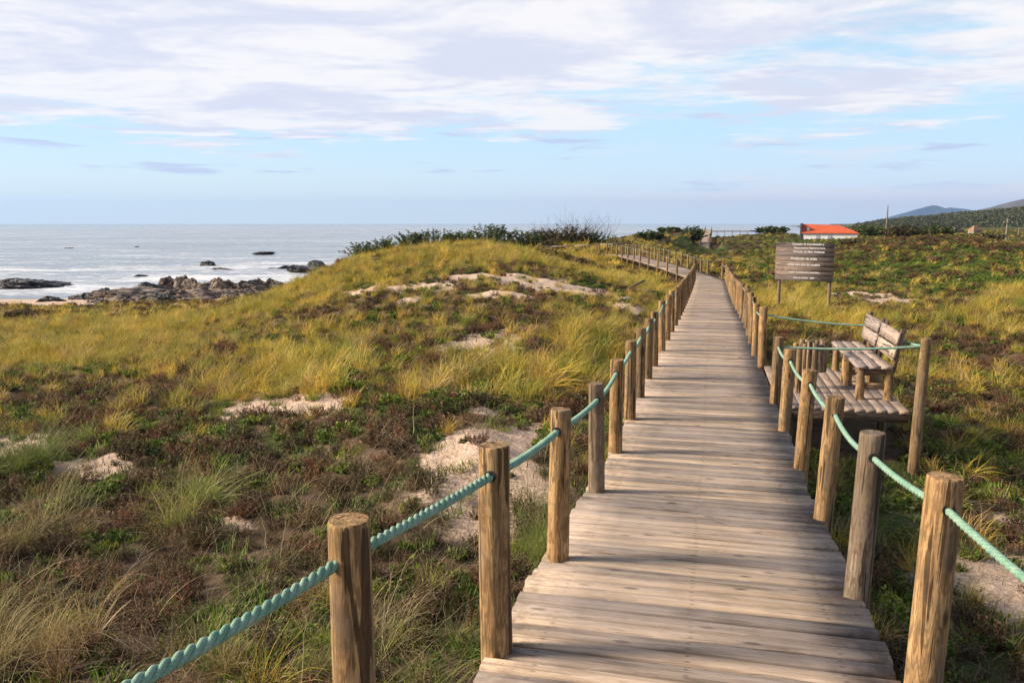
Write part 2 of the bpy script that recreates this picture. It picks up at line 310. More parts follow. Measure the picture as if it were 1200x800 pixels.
# ------------------------------------------------------------------ sea
def sea():
    m = bpy.data.materials.new('sea_water'); m.use_nodes = True; w = NT(m.node_tree); b = w.n['Principled BSDF']
    geo = w.new('ShaderNodeNewGeometry'); P = geo.outputs['Position']
    sep = w.new('ShaderNodeSeparateXYZ'); w.l.new(P, sep.inputs[0])
    wa = w.noise(w.vmath('MULTIPLY', P, (0.5, 1.1, 1)), 1.0, 6, 0.7, 0.5)
    wb = w.noise(w.vmath('MULTIPLY', P, (0.035, 0.09, 1)), 1.0, 5, 0.65, 0.6)
    near = w.ramp(sep.outputs[1], 95, 230, 1, 0)
    foam = w.math('ADD', w.math('MULTIPLY', wa, 0.6), w.math('MULTIPLY', wb, 0.6))
    foam = w.ramp(w.math('ADD', foam, w.math('MULTIPLY', near, 0.085)), 0.62, 0.78)
    sw = w.noise(w.vmath('MULTIPLY', P, (0.004, 0.02, 1)), 1.0, 4, 0.6, 0.3)
    c = w.mix(w.ramp(sw, 0.4, 0.65), (0.19, 0.23, 0.27), (0.29, 0.33, 0.37))
    c = w.mix(foam, c, (0.75, 0.76, 0.78))
    w.put(b.inputs['Base Color'], c); w.put(b.inputs['Roughness'], w.ramp(foam, 0, 1, 0.22, 0.8)); b.inputs['IOR'].default_value = 1.33
    bp = w.new('ShaderNodeBump'); bp.inputs['Strength'].default_value = 0.55; bp.inputs['Distance'].default_value = 0.5
    w.put(bp.inputs['Height'], w.math('ADD', wa, w.math('MULTIPLY', wb, 2.0))); w.l.new(bp.outputs[0], b.inputs['Normal'])
    R = np.exp(np.linspace(math.log(45), math.log(12000), 260)); A = np.radians(np.linspace(-80, 25, 300))
    rr, aa = np.meshgrid(R, A, indexing='ij'); X = rr * np.sin(aa); Y = rr * np.cos(aa)
    am = 0.16 * np.exp(-rr / 500)
    Z = am * (fbm(X * 0.05 + 3, Y * 0.16, 3) * 1.3 + 0.4 * fbm(X * 0.2, Y * 0.5, 2))
    nR, nA = X.shape; i = np.arange(nR - 1)[:, None] * nA; j = np.arange(nA - 1)[None, :]
    Q = np.stack([i + j, i + j + 1, i + nA + j + 1, i + nA + j], -1).reshape(-1, 4)[:, ::-1]
    o = link('sea_water', np_mesh('sea', np.stack([X, Y, Z], -1).reshape(-1, 3), Q, smooth=True), m); o['kind'] = 'structure'
sea()

# ------------------------------------------------------------------ wood
def wood(name, axis, dark, mid, light, grain=1.0, moss=0.0, spec=0.2, attr=False, nails=False, fig=0.35, streak=0.75, blotch=0.5, crk=0.8):
    """weathered timber with the grain along one axis of the object's own space"""
    m = bpy.data.materials.new(name); m.use_nodes = True; w = NT(m.node_tree); b = w.n['Principled BSDF']
    tc = w.new('ShaderNodeTexCoord'); oi = w.new('ShaderNodeObjectInfo')
    off = w.new('ShaderNodeCombineXYZ')
    for k in range(3): w.put(off.inputs[k], w.math('MULTIPLY', oi.outputs['Random'], 37.0 + 11 * k))
    rnd = oi.outputs['Random']; co = tc.outputs['Object']
    if attr:
        an = w.new('ShaderNodeAttribute'); an.attribute_name = 'rnd'; rnd = an.outputs['Fac']
        off2 = w.new('ShaderNodeCombineXYZ')
        for k in range(3): w.put(off2.inputs[k], w.math('MULTIPLY', rnd, 53.0 + 17 * k))
        offv = off2.outputs[0]
        gc = w.new('ShaderNodeAttribute'); gc.attribute_name = 'gc'; co = gc.outputs['Vector']
    else: offv = off.outputs[0]
    P = w.vmath('ADD', co, offv)
    sc = [18.0, 18.0, 18.0]; sc['xyz'.index(axis)] = 1.6
    st = [c * 4 for c in sc]; st['xyz'.index(axis)] = 3.5
    wav = w.noise(w.vmath('MULTIPLY', P, tuple(sc)), 1.0 * grain, 4, 0.6, 0.9)
    fib = w.noise(w.vmath('MULTIPLY', P, tuple(st)), 1.0, 4, 0.7)
    blot = w.noise(P, 5.0, 4, 0.6)
    knotv = w.new('ShaderNodeTexVoronoi'); ks = [9.0, 9.0, 9.0]; ks['xyz'.index(axis)] = 3.2
    w.put(knotv.inputs['Vector'], w.vmath('MULTIPLY', P, tuple(ks))); knotv.inputs['Scale'].default_value = 1.0
    knot = w.ramp(knotv.outputs['Distance'], 0.07, 0.17, 1, 0)
    rings = w.math('SINE', w.math('MULTIPLY', w.math('ADD', wav, w.math('MULTIPLY', blot, 0.5)), 42.0))
    rings = w.ramp(rings, -0.6, 0.9)
    c = w.mix(w.ramp(wav, 0.35, 0.68), mid, light)
    c = w.mix(w.math('MULTIPLY', rings, fig), c, dark)
    c = w.mix(w.ramp(fib, 0.50, 0.72, 0, streak), c, dark)
    c = w.mix(w.ramp(blot, 0.5, 0.75, 0, blotch), c, dark)
    c = w.mix(w.math('MULTIPLY', knot, 0.8), c, tuple(v * 0.5 for v in dark))
    hue = w.mix(rnd, (0.70, 0.71, 0.76), (1.22, 1.12, 1.0))
    c = w.mix(1.0, c, hue, 'MULTIPLY')
    if moss:
        c = w.mix(w.ramp(w.noise(w.vmath('MULTIPLY', P, (9, 9, 2.5)), 1.0, 4, 0.6), 0.48, 0.66, 0, 0.6), c, (0.16, 0.125, 0.09))
        c = w.mix(w.math('MULTIPLY', w.ramp(w.noise(P, 9, 5, 0.7), 0.5, 0.62), moss), c, (0.10, 0.085, 0.035))
    crack = w.ramp(w.noise(w.vmath('MULTIPLY', P, tuple(0.35 * s_ for s_ in st)), 1.0, 2, 0.4, 1.0), 0.61, 0.635)
    c = w.mix(w.math('MULTIPLY', crack, crk), c, tuple(v * 0.35 for v in dark))
    if nails:        # rows of nail heads with their rust stains over the three joists
        sp = w.new('ShaderNodeSeparateXYZ'); w.put(sp.inputs[0], co); gx, gy = sp.outputs[0], sp.outputs[1]; nd = None
        for nx_ in (-0.6, 0.0, 0.6):
            for ny_ in (-0.025, 0.025):
                dx_ = w.math('MULTIPLY', w.math('SUBTRACT', gx, w.math('ADD', nx_, w.math('MULTIPLY', w.math('SUBTRACT', rnd, 0.5), 0.012))), 0.7); dy_ = w.math('SUBTRACT', gy, ny_)
                q = w.math('SQRT', w.math('ADD', w.math('MULTIPLY', dx_, dx_), w.math('MULTIPLY', dy_, dy_))); nd = q if nd is None else w.math('MINIMUM', nd, q)
        c = w.mix(w.ramp(nd, 0.002, 0.013, 0.5, 0), c, (0.06, 0.04, 0.03))
    if nails:        # lichen and dirt towards the ends of the boards
        ex = w.math('ABSOLUTE', gx); dirt = w.math('MULTIPLY', w.ramp(ex, 0.45, 0.85), w.ramp(w.noise(P, 7, 5, 0.75), 0.42, 0.62)); c = w.mix(w.math('MULTIPLY', dirt, 0.75), c, (0.085, 0.06, 0.042))
        c = w.mix(1.0, c, w.mix(rnd, (0.78, 0.78, 0.79), (1.15, 1.14, 1.13)), 'MULTIPLY')
        geo = w.new('ShaderNodeNewGeometry'); c = w.mix(w.ramp(w.noise(geo.outputs['Position'], 1.3, 4, 0.6), 0.45, 0.7, 0, 0.35), c, (0.52, 0.42, 0.36))
    w.put(b.inputs['Base Color'], c); b.inputs['Roughness'].default_value = 0.8; b.inputs['Specular IOR Level'].default_value = spec
    bp = w.new('ShaderNodeBump'); bp.inputs['Strength'].default_value = 0.6; bp.inputs['Distance'].default_value = 0.006
    w.put(bp.inputs['Height'], w.math('SUBTRACT', w.math('ADD', w.math('MULTIPLY', fib, -1.0), w.math('MULTIPLY', wav, 0.6)), crack)); w.l.new(bp.outputs[0], b.inputs['Normal'])
    return m
M_PLANK = wood('deck_boards', 'x', (0.105, 0.074, 0.054), (0.315, 0.252, 0.197), (0.45, 0.375, 0.305), attr=True, spec=0.2, nails=True, fig=0.15, streak=0.42, blotch=0.18, crk=0.3)
M_PLAT = wood('platform_boards', 'x', (0.105, 0.074, 0.054), (0.30, 0.235, 0.185), (0.45, 0.36, 0.30), attr=True, fig=0.12, streak=0.35, blotch=0.2, crk=0.25)
M_POST = wood('log_wood', 'z', (0.085, 0.048, 0.022), (0.29, 0.175, 0.078), (0.46, 0.31, 0.155), moss=0.35, fig=0.6)
M_POSTG = wood('grey_log_wood', 'z', (0.085, 0.056, 0.036), (0.25, 0.175, 0.11), (0.38, 0.29, 0.195), moss=0.3, fig=0.55)
M_BENCH = wood('bench_boards', 'x', (0.14, 0.105, 0.085), (0.36, 0.29, 0.245), (0.52, 0.44, 0.39), attr=True)
M_BEAM = wood('joist_wood', 'x', (0.06, 0.042, 0.03), (0.16, 0.115, 0.08), (0.24, 0.18, 0.13), attr=True)
M_SIGN = wood('sign_boards', 'x', (0.075, 0.055, 0.048), (0.145, 0.112, 0.10), (0.235, 0.19, 0.172), attr=True)
def flat(name, col, rough=0.7, noise=0.0, scale=20, metal=0.0):
    m = bpy.data.materials.new(name); m.use_nodes = True; w = NT(m.node_tree); b = w.n['Principled BSDF']
    tc = w.new('ShaderNodeTexCoord')
    c = w.mix(w.ramp(w.noise(tc.outputs['Object'], scale, 4, 0.65), 0.35, 0.7), tuple(v * (1 - noise) for v in col), col)
    w.put(b.inputs['Base Color'], c); b.inputs['Roughness'].default_value = rough; b.inputs['Metallic'].default_value = metal; return m
M_DARK = flat('painted_shade', (0.018, 0.012, 0.008), 0.9, 0.3)  # near-black colour standing in for shade in rope holes and inside the bin

class Boards:
    """collects planks (boxes with slightly worn edges) into one mesh with per-board randomness"""
    def __init__(s): s.V = []; s.Q = []; s.R = []; s.G = []
    def add(s, c, ax, ay, az, L, W, T, chamf=0.004, warp=0.0):
        c = np.array(c, float); ax, ay, az = (np.array(v, float) / np.linalg.norm(v) for v in (ax, ay, az))
        nx = 6 if warp else 2; n0 = sum(len(v) for v in s.V); r = random.random()
        prof = np.array([(-W / 2, -T / 2), (W / 2, -T / 2), (W / 2, T / 2 - chamf), (W / 2 - chamf, T / 2), (-W / 2 + chamf, T / 2), (-W / 2, T / 2 - chamf)])
        xs = np.linspace(-L / 2, L / 2, nx); P = []; G = []
        ph = random.random() * 9
        for x in xs:
            dz = warp * math.sin(x * 2.2 + ph); dy = warp * 0.6 * math.sin(x * 1.7 + ph * 2)
            for (y, z) in prof: P.append(c + ax * x + ay * (y + dy) + az * (z + dz)); G.append((x, y, z))
        k = 6; s.V.append(np.array(P)); s.G += G; s.R += [r] * len(P)
        for i in range(nx - 1):
            for j in range(k): s.Q.append((n0 + i * k + j, n0 + i * k + (j + 1) % k, n0 + (i + 1) * k + (j + 1) % k, n0 + (i + 1) * k + j))
        e = n0 + (nx - 1) * k
        s.Q += [(n0, n0 + 5, n0 + 2, n0 + 1), (n0 + 5, n0 + 4, n0 + 3, n0 + 2), (e, e + 1, e + 2, e + 5), (e + 5, e + 2, e + 3, e + 4)]
    def build(s, name, m, parent=None, loc=(0, 0, 0)):
        V = np.concatenate(s.V) - np.array(loc)
        me = np_mesh(name, V, np.array(s.Q)[:, ::-1], dict(rnd=np.array(s.R), gc=np.array(s.G)))
        bm = bmesh.new(); bm.from_mesh(me); bmesh.ops.recalc_face_normals(bm, faces=bm.faces); bm.to_mesh(me); bm.free()
        return link(name, me, m, parent)

def resample(path, step):
    seg = np.diff(path, axis=0); L = np.hypot(seg[:, 0], seg[:, 1]); S = np.concatenate([[0], np.cumsum(L)])
    s = np.arange(0, S[-1], step); P = np.stack([np.interp(s, S, path[:, k]) for k in range(3)], -1); return s, P
def path_at(path, Yq):
    i = int(np.argmin(np.abs(path[:, 1] - Yq)))
    x = np.interp(Yq, path[:, 1], path[:, 0]); d = np.interp(Yq, path[:, 1], path[:, 2])
    x2 = np.interp(Yq + 0.3, path[:, 1], path[:, 0]); x1 = np.interp(Yq - 0.3, path[:, 1], path[:, 0])
    t = np.array((x2 - x1, 0.6)); t /= np.linalg.norm(t); return np.array((x, Yq)), t, EYE - d

def deck_strip(name, path, step, wd=1.6, split_from=None, split_to=None, beams=True):
    B = Boards(); J = Boards(); s, P = resample(path, step)
    T = np.gradient(P, axis=0)
    for i in range(len(P)):
        t = T[i].copy(); t[2] = -t[2]; t /= np.linalg.norm(t); side = np.array((t[1], -t[0], 0.0)); side /= np.linalg.norm(side); up = np.cross(side, t)
        c = np.array((P[i, 0], P[i, 1], EYE - P[i, 2] - 0.02 + random.uniform(-0.004, 0.004)))
        sk = side + t * random.uniform(-0.004, 0.004); sk = sk + up * random.uniform(-0.0025, 0.0025)
        g = step - random.uniform(0.014, 0.025)
        if split_from and split_from < P[i, 1] < split_to:
            h = wd / 2
            for sg in (-1, 1):
                e = random.uniform(-0.02, 0.03)
                B.add(c + side * sg * (h / 2 + e / 2) + up * random.uniform(-0.002, 0.002), sk, t, up, h + e - 0.005, g, 0.04, 0.005, 0.0018)
        else:
            e = random.uniform(-0.012, 0.02); B.add(c + side * random.uniform(-0.008, 0.008), sk, t, up, wd + e, g, 0.04, 0.007, 0.002)
    o = B.build(name, M_PLANK); o['kind'] = 'structure'
    if beams:
        for off in (-0.6, 0, 0.6):
            st = 8
            for i in range(0, len(P) - st, st):
                a, b2 = P[i].copy(), P[i + st].copy(); a[2] = EYE - a[2]; b2[2] = EYE - b2[2]
                t = b2 - a; L = np.linalg.norm(t); side = np.array((t[1], -t[0], 0)) / np.hypot(t[0], t[1])
                J.add((a + b2) / 2 + side * off + np.array((0, 0, -0.105 - 0.002 * (i % 2))), t, side, (0, 0, 1), L, 0.07, 0.12)
        J.build('joists', M_BEAM, o)
    return o
NEARP = PATH[PATH[:, 1] < 5.9]; NEARP[-1] = (1.375, 5.86, 1.95)
i0 = list(PATH[:, 1]).index(5.86)
deck_strip('boardwalk', NEARP, 0.112)
farp = PATH[i0:i0 + 12].copy(); farp[0, 2] += 0.035
deck_strip('boardwalk', farp, 0.106)
deck_strip('boardwalk', PATH[i0 + 11:], 0.16, wd=1.6)
deck_strip('boardwalk', PATH2, 0.16, wd=1.5)

# ------------------------------------------------------------------ posts
def post_mesh(seed, h, r, sink, hole_dir=None, res=28):
    rg = random.Random(seed); V = []; Q = []
    zs = [-sink] + list(np.linspace(-sink * 0.6, h - 0.05, 9)) + [h - 0.02, h - 0.008, h - 0.0015]
    rs = []
    ph = [rg.uniform(0, 6.28) for _ in range(6)]
    for z in zs:
        k = (h - z) / (h + sink)
        rs.append(r * (0.95 + 0.12 * k))
    rs[-2] = rs[-2] * 0.985; rs[-1] = rs[-1] * 0.94
    slant = rg.uniform(-0.03, 0.03); sa = rg.uniform(0, 6.28); bend = rg.uniform(-0.006, 0.006)
    ca = rg.uniform(0, 6.28)
    for zi, z in enumerate(zs):
        for j in range(res):
            a = 2 * math.pi * j / res
            q = rs[zi] * (1 + 0.018 * math.sin(2 * a + ph[0] + z * 2) + 0.012 * math.sin(3 * a + ph[1] - z * 3) + 0.006 * math.sin(7 * a + ph[2] + z * 7))
            cr = min(abs((a - ca + math.pi) % (2 * math.pi) - math.pi), 1)
            q *= 1 - 0.06 * math.exp(-(cr / 0.09) ** 2)
            zz = z + (slant * q * math.cos(a - sa) if zi >= len(zs) - 3 else 0)
            V.append((q * math.cos(a) + bend * math.sin(z * 3), q * math.sin(a), zz))
    n = len(zs)
    for i in range(n - 1):
        for j in range(res): Q.append((i * res + j, i * res + (j + 1) % res, (i + 1) * res + (j + 1) % res, (i + 1) * res + j))
    me = bpy.data.meshes.new('log_post'); me.from_pydata(V, [], Q + [tuple(range((n - 1) * res, n * res))]); 
    for p in me.polygons[:-1]: p.use_smooth = True
    me.update(); return me
ORD = 'first second third fourth fifth sixth seventh eighth ninth tenth eleventh twelfth thirteenth fourteenth fifteenth sixteenth seventeenth eighteenth nineteenth twentieth twenty-first twenty-second twenty-third twenty-fourth twenty-fifth twenty-sixth twenty-seventh twenty-eighth twenty-ninth thirtieth thirty-first thirty-second thirty-third thirty-fourth thirty-fifth thirty-sixth'.split()
VARN = [post_mesh(100 + k, 0.85, 0.060, 0.75) for k in range(8)]
VARF = [post_mesh(200 + k, 0.80, 0.058, 0.6, res=12) for k in range(4)]
def post(x, y, z, label, group, mesh=None, mat=None, tilt=None, sc=1.0, hs=1.0, cat='post', name='rail_post'):
    me = mesh or random.choice(VARN); me = me.copy() if mat else me
    if not me.materials: me.materials.append(mat or M_POST)
    o = bpy.data.objects.new(name, me); COL.objects.link(o); o.location = (x, y, z)
    tl = tilt or (random.gauss(0, 0.014), random.gauss(0, 0.014))
    o.rotation_euler = (tl[0], tl[1], random.uniform(0, 6.28)) if tilt is None else (tl[0], tl[1], random.uniform(-0.5, 0.5))
    o.scale = (sc, sc, hs); tag(o, label, cat, group); return o
for me in VARN + VARF: me.materials.append(M_POST)

def rope_mat():
    m = bpy.data.materials.new('green_rope'); m.use_nodes = True; w = NT(m.node_tree); b = w.n['Principled BSDF']
    geo = w.new('ShaderNodeNewGeometry'); P = geo.outputs['Position']
    n1 = w.noise(P, 14, 5, 0.7); n2 = w.noise(P, 260, 3, 0.7)
    c = w.mix(w.ramp(n1, 0.35, 0.68), (0.085, 0.235, 0.165), (0.23, 0.36, 0.275))
    c = w.mix(w.ramp(n2, 0.35, 0.75, 0, 0.7), c, (0.36, 0.43, 0.32))
    c = w.mix(w.ramp(w.noise(P, 60, 3, 0.6), 0.58, 0.75, 0, 0.6), c, (0.02, 0.20, 0.13))
    w.put(b.inputs['Base Color'], c); b.inputs['Roughness'].default_value = 0.75
    b.inputs['Specular IOR Level'].default_value = 0.25
    bp = w.new('ShaderNodeBump'); bp.inputs['Strength'].default_value = 0.7; bp.inputs['Distance'].default_value = 0.002
    w.put(bp.inputs['Height'], w.noise(P, 420, 2)); w.l.new(bp.outputs[0], b.inputs['Normal'])
    return m
M_ROPE = rope_mat()
def sag_line(pts, sag, n=26):
    out = []
    for k, (a, b) in enumerate(zip(pts[:-1], pts[1:])):
        a = np.array(a, float); b = np.array(b, float); L = np.linalg.norm(b - a)
        sg = (sag[k] if isinstance(sag, (list, tuple)) else sag) * L
        for i in range(n if k < len(pts) - 2 else n + 1):
            t = i / n; p = a * (1 - t) + b * t; p[2] -= sg * 4 * t * (1 - t); out.append(p)
    return np.array(out)
def rope(name, pts, sag, r, label, group, strands=True, n=26, bulge=0.46):
    C = sag_line(pts, sag, n)
    if strands:      # finer centreline so that the lay of the strands shows
        seg = np.linalg.norm(np.diff(C, axis=0), axis=1); S = np.concatenate([[0], np.cumsum(seg)])
        s = np.arange(0, S[-1], 0.007); C = np.stack([np.interp(s, S, C[:, k]) for k in range(3)], -1)
    else: s = np.zeros(len(C))
    T = np.gradient(C, axis=0); T /= np.linalg.norm(T, axis=1)[:, None]
    U = np.cross(T, (0, 0, 1.0)); U /= np.linalg.norm(U, axis=1)[:, None]; W = np.cross(U, T)
    V = []; Q = []; K = 8 if strands else 7
    for q in range(3 if strands else 1):
        if strands:
            ph = 2 * math.pi * (s / 0.105 + q / 3); cc = C + (U * np.cos(ph)[:, None] + W * np.sin(ph)[:, None]) * r * bulge; rr = r * (1.02 - bulge)
        else: cc = C; rr = r
        n0 = len(V) and sum(len(v) for v in V) or 0
        a = np.arange(K) * 2 * math.pi / K
        ring = cc[:, None, :] + (U[:, None, :] * np.cos(a)[None, :, None] + W[:, None, :] * np.sin(a)[None, :, None]) * rr
        V.append(ring.reshape(-1, 3)); m_ = len(C)
        i = np.arange(m_ - 1)[:, None] * K; j = np.arange(K)[None, :]; j2 = (j + 1) % K
        Q.append((np.stack([i + j, i + j2, i + K + j2, i + K + j], -1).reshape(-1, 4)) + n0)
    o = link(name, np_mesh(name, np.concatenate(V), np.concatenate(Q), smooth=True), M_ROPE)
    tag(o, label, 'rope', group); return o

HOLE = -0.115
def hole(parent, dirv, r=0.0225):
    """the drilled hole's dark rim, on both faces of the post"""
    bm = bmesh.new(); q = Vector(dirv).to_track_quat('Z', 'Y').to_matrix().to_4x4()
    bmesh.ops.create_cone(bm, cap_ends=True, segments=18, radius1=r, radius2=r, depth=0.1235, matrix=q)
    me = bm_mesh('hole_shade', bm); o = link('hole_shade', me, M_DARK, parent)  # the hole's shade is only this dark colour; the post stays solid
    o.matrix_parent_inverse = Matrix.Identity(4)
    return o
def side_post(Y, side, inset=0.045):
    c, t, z = path_at(PATH, Y); s = np.array((t[1], -t[0])); p = c + s * side * (0.8 - inset)
    return p[0], p[1], z

def base_px(px, Y):      # a post's foot on the deck at distance Y
    z = path_at(PATH, Y)[2]; zc = Y * math.cos(TH) + (EYE - z) * math.sin(TH); return ((px - 600) / F * zc, Y, z)
def top_h(py, Y): return at(600, py, Y)[2] - path_at(PATH, Y)[2]
LY = [(582, 3.19), (653.5, 4.27), (699, 5.80), (721, 7.10), (738, 8.50), (749.5, 9.75), (759, 11.1), (766.5, 12.25)]
LP = [(-1.12, 1.15), (-0.478, 2.33)]
tops = []
posts_left = []
heights_L = [0.84] + [top_h(a, b) for a, b in ((606, 2.33), (521, 3.19), (479, 4.27), (449.5, 5.8), (421, 7.1), (398.5, 8.5), (384, 9.75), (373, 11.1), (365, 12.25))]; print('H', heights_L)
for k, (x, y) in enumerate(LP):
    posts_left.append((x, y, path_at(PATH, y)[2]))
for px, Y in LY: posts_left.append(base_px(px, Y))
y = 12.25
while y < 40.6:
    y += 1.42; posts_left.append(side_post(y, -1))
def build_row(pl, hts, where, group, mats=None, near=9):
    out = []
    for k, (x, y, z) in enumerate(pl):
        h = hts[k] if k < len(hts) else 0.86 + random.uniform(-0.03, 0.04)
        ml = (mats or {}).get(k)
        r = 0.066 if y < 3.2 else 0.060
        if y < 13: me = post_mesh(500 + k + int(abs(x) * 7), h, r, 1.0, res=32); me.materials.append(ml or (M_POST if random.random() < 0.75 else M_POSTG)); 
        else: me = random.choice(VARN)
        o = bpy.data.objects.new('rail_post', me); COL.objects.link(o); o.location = (x, y, z)
        o.rotation_euler = (random.gauss(0, 0.012), random.gauss(0, 0.012), random.uniform(0, 6.28))
        if y < 13: o.rotation_euler.z = random.uniform(-0.3, 0.3)
        lab = where(k); tag(o, lab, 'post', group); out.append((o, (x, y, z + h + HOLE)))
    return out
LN = ['nearest log post of the left railing, outside the picture edge', 'thick golden log post nearest in the left railing, with a rounded top and green rope',
      'log post second in the left railing, standing at the deck edge beside the patched boards', 'log post third in the left railing, in front of the bare sand bank']
def labL(k):
    if k < 4: return LN[k]
    return f'weathered log post, {ORD[k - 1]} from the viewer in the left railing of the boardwalk'
rowL = build_row(posts_left, heights_L, labL, 'log posts of the left boardwalk railing', mats={1: M_POST, 2: M_POST, 3: M_POST, 4: M_POSTG})
holeL = [p for o, p in rowL]
RP = [(1.42, 1.75), (1.56, 2.92)]
RY = [(1004, 3.78), (965, 5.15), (939, 6.62), (919, 8.0)]
posts_right = [(x, y, path_at(PATH, y)[2]) for x, y in RP] + [base_px(px, Y) for px, Y in RY]
posts_right.append(plat(-0.17, 0.79))
RN = ['log post of the right railing just outside the picture', 'pale golden log post nearest in the right railing, green rope through its top', 'log post second in the right railing with a worn rounded top']
def labR(k):
    if k < 3: return RN[k]
    if k == 6: return 'mossy log post at the near corner of the bench platform entrance'
    return f'leaning log post, {ORD[k - 1]} from the viewer in the right railing'
random.seed(21)
rowR = build_row(posts_right, [0.84] + [top_h(a, b) for a, b in ((557, 2.92), (506, 3.78), (464, 5.15), (433, 6.62), (408.5, 8.0), (392, 9.45))], labR, 'log posts of the right boardwalk railing', mats={1: M_POST, 2: M_POSTG, 3: M_POST})
holeR = [p for o, p in rowR]
for k, (rx, ry) in {1: (-0.0, 0.03), 2: (0.0, 0.035), 3: (0.0, 0.045), 4: (0.0, 0.045), 5: (0, 0.03), 6: (0, 0.01)}.items():
    rowR[k][0].rotation_euler.x = rx; rowR[k][0].rotation_euler.y = ry
holeR = [(p[0] + math.sin(rowR[k][0].rotation_euler.y) * 0.76, p[1], p[2]) for k, p in enumerate(holeR)]
posts_rf = [plat(2.62, 0.80)]
y = 12.1
while y < 40.8:
    y += 1.42; posts_rf.append(side_post(y, 1))
def labRF(k):
    return 'reddish grey log post at the far corner of the bench platform entrance' if k == 0 else f'log post {ORD[k]} beyond the bench platform in the right railing'
rowF = build_row(posts_rf, [0.87], labRF, 'log posts of the right railing beyond the platform')
holeF = [p for o, p in rowF]
def ends(hs, o0=None, o1=None): return ([o0] if o0 else []) + hs + ([o1] if o1 else [])
rope('rail_rope', holeL[:10], [0.02, 0.006, 0.014, 0.010, 0.018, 0.012, 0.02, 0.025, 0.02], 0.0182, 'thick twisted green rope threaded through the near posts of the left railing', 'green railing ropes')
rope('rail_rope', holeL[9:], 0.03, 0.013, 'green rope in the far part of the left railing', 'green railing ropes', strands=False, n=8)
rope('rail_rope', holeR, [0.012, 0.02, 0.03, 0.022, 0.035, 0.03], 0.0148, 'pale green rope hanging between the right posts before the bench platform', 'green railing ropes', bulge=0.30)
rope('rail_rope', holeF, 0.03, 0.013, 'green rope in the right railing beyond the bench platform', 'green railing ropes', strands=False, n=8)
def add_holes(row, hs, upto):
    for k in range(upto):
        o = row[k][0]; a = Vector(hs[max(k - 1, 0)]); b = Vector(hs[min(k + 1, len(hs) - 1)])
        hpos = Vector(hs[k]); bpy.context.view_layer.update()
        d = (b - a); mi = o.matrix_world.inverted(); q = hole(o, mi.to_3x3() @ d)
        q.location = mi @ hpos
add_holes(rowL, holeL, 7); add_holes(rowR, holeR, 6)

# far leg of the walk and its railings
def far_rail(path, side, step, label, group, start=0.0, stop=1e9, ):
    s, P = resample(path, 0.2); T = np.gradient(P, axis=0); pts = []
    last = -9
    for i in range(len(P)):
        if s[i] - last >= step and start <= s[i] <= stop:
            last = s[i]; t = T[i, :2] / np.linalg.norm(T[i, :2]); sd_ = np.array((t[1], -t[0])) * side * 0.76
            pts.append((P[i, 0] + sd_[0], P[i, 1] + sd_[1], EYE - P[i, 2]))
    out = []
    for k, p in enumerate(pts):
        o = bpy.data.objects.new('rail_post', random.choice(VARF)); COL.objects.link(o); o.location = p; o.rotation_euler = (random.gauss(0, 0.015), random.gauss(0, 0.015), random.uniform(0, 6))
        lb = label(k) if callable(label) else label
        tag(o, lb, 'post', group); out.append((p[0], p[1], p[2] + 0.72))
    return out
leg = PATH[i0 + 11:]
h1 = far_rail(leg, -1, 1.5, lambda k: f'{ORD[k]} log post along the near railing where the walk bends left, counted from the bend', 'posts of the near railing past the bend', start=0.9)
h2 = far_rail(leg, 1, 1.0, lambda k: f'{ORD[k]} log post along the outer railing of the bend, counted from the corner', 'posts of the outer railing past the bend', start=0.4)
rope('rail_rope', h1, 0.02, 0.007, 'rope along the near railing of the far leg after the bend', 'ropes of the far walk', strands=False, n=4)
rope('rail_rope', h2, 0.02, 0.007, 'rope along the outer railing of the far leg after the bend', 'ropes of the far walk', strands=False, n=4)
h3 = far_rail(PATH2, 1, 1.7, lambda k: 'log post of the low distant railing running left along the crest', 'posts along the grassy crest')
h4 = far_rail(PATH2, -1, 1.7, lambda k: 'log post of the low distant railing running left along the crest', 'posts along the grassy crest')
def timber_rail(name, pts, r, label, group, m=None):
    V = Boards()
    for a, b in zip(pts[:-1], pts[1:]):
        a = np.array(a); b = np.array(b); t = b - a; L = np.linalg.norm(t)
        V.add((a + b) / 2, t, (t[1], -t[0], 0), (0, 0, 1), L, r, r, 0.003)
    o = V.build(name, m or M_BENCH); return tag(o, label, 'handrail', group)
timber_rail('hand_rail', [(p[0], p[1], p[2] + 0.12) for p in h3], 0.09, 'pale timber handrail on the crest, at the left end of the far walk', 'handrails on the crest')

# ------------------------------------------------------------------ bench platform
pf = Boards(); a = -0.2
root = empty('bench_platform', plat(1.2, 1.55), 0); L0 = np.array(root.location)
tag(root, 'low wooden platform beside the walk carrying the two benches', 'platform')
nb = int(1.46 / 0.118)
for k in range(nb):     # boards run along the walk
    t = 0.83 + 0.059 + k * 0.1175; p = plat(1.2, t, -0.02 + random.uniform(-.001, .001)); e = random.uniform(-.006, .006)
    pf.add(p, (*DD, 0), (*RR, 0), (0, 0, 1), 2.8 + e, 0.1125, 0.036, 0.004, 0.001)
pf.build('decking', M_PLAT, root, L0)
fr = Boards()
for aa in (-0.16, 0.9, 1.8, 2.52): fr.add(plat(aa, 1.54, -0.09), (*RR, 0), (*DD, 0), (0, 0, 1), 1.38, 0.07, 0.10)
fr.build('underframe', M_BEAM, root, L0)
for (aa, tt) in ((0.3, 2.05), (2.4, 2.05), (0.5, 1.5), (0.3, 1.0)):
    me = post_mesh(int(aa * 10 + tt * 100), 0.0, 0.05, 0.9, res=14); me.materials.append(M_POSTG)
    o = link('stilt', me, None, root); o.location = Vector(plat(aa, tt, -0.14)) - Vector(L0)
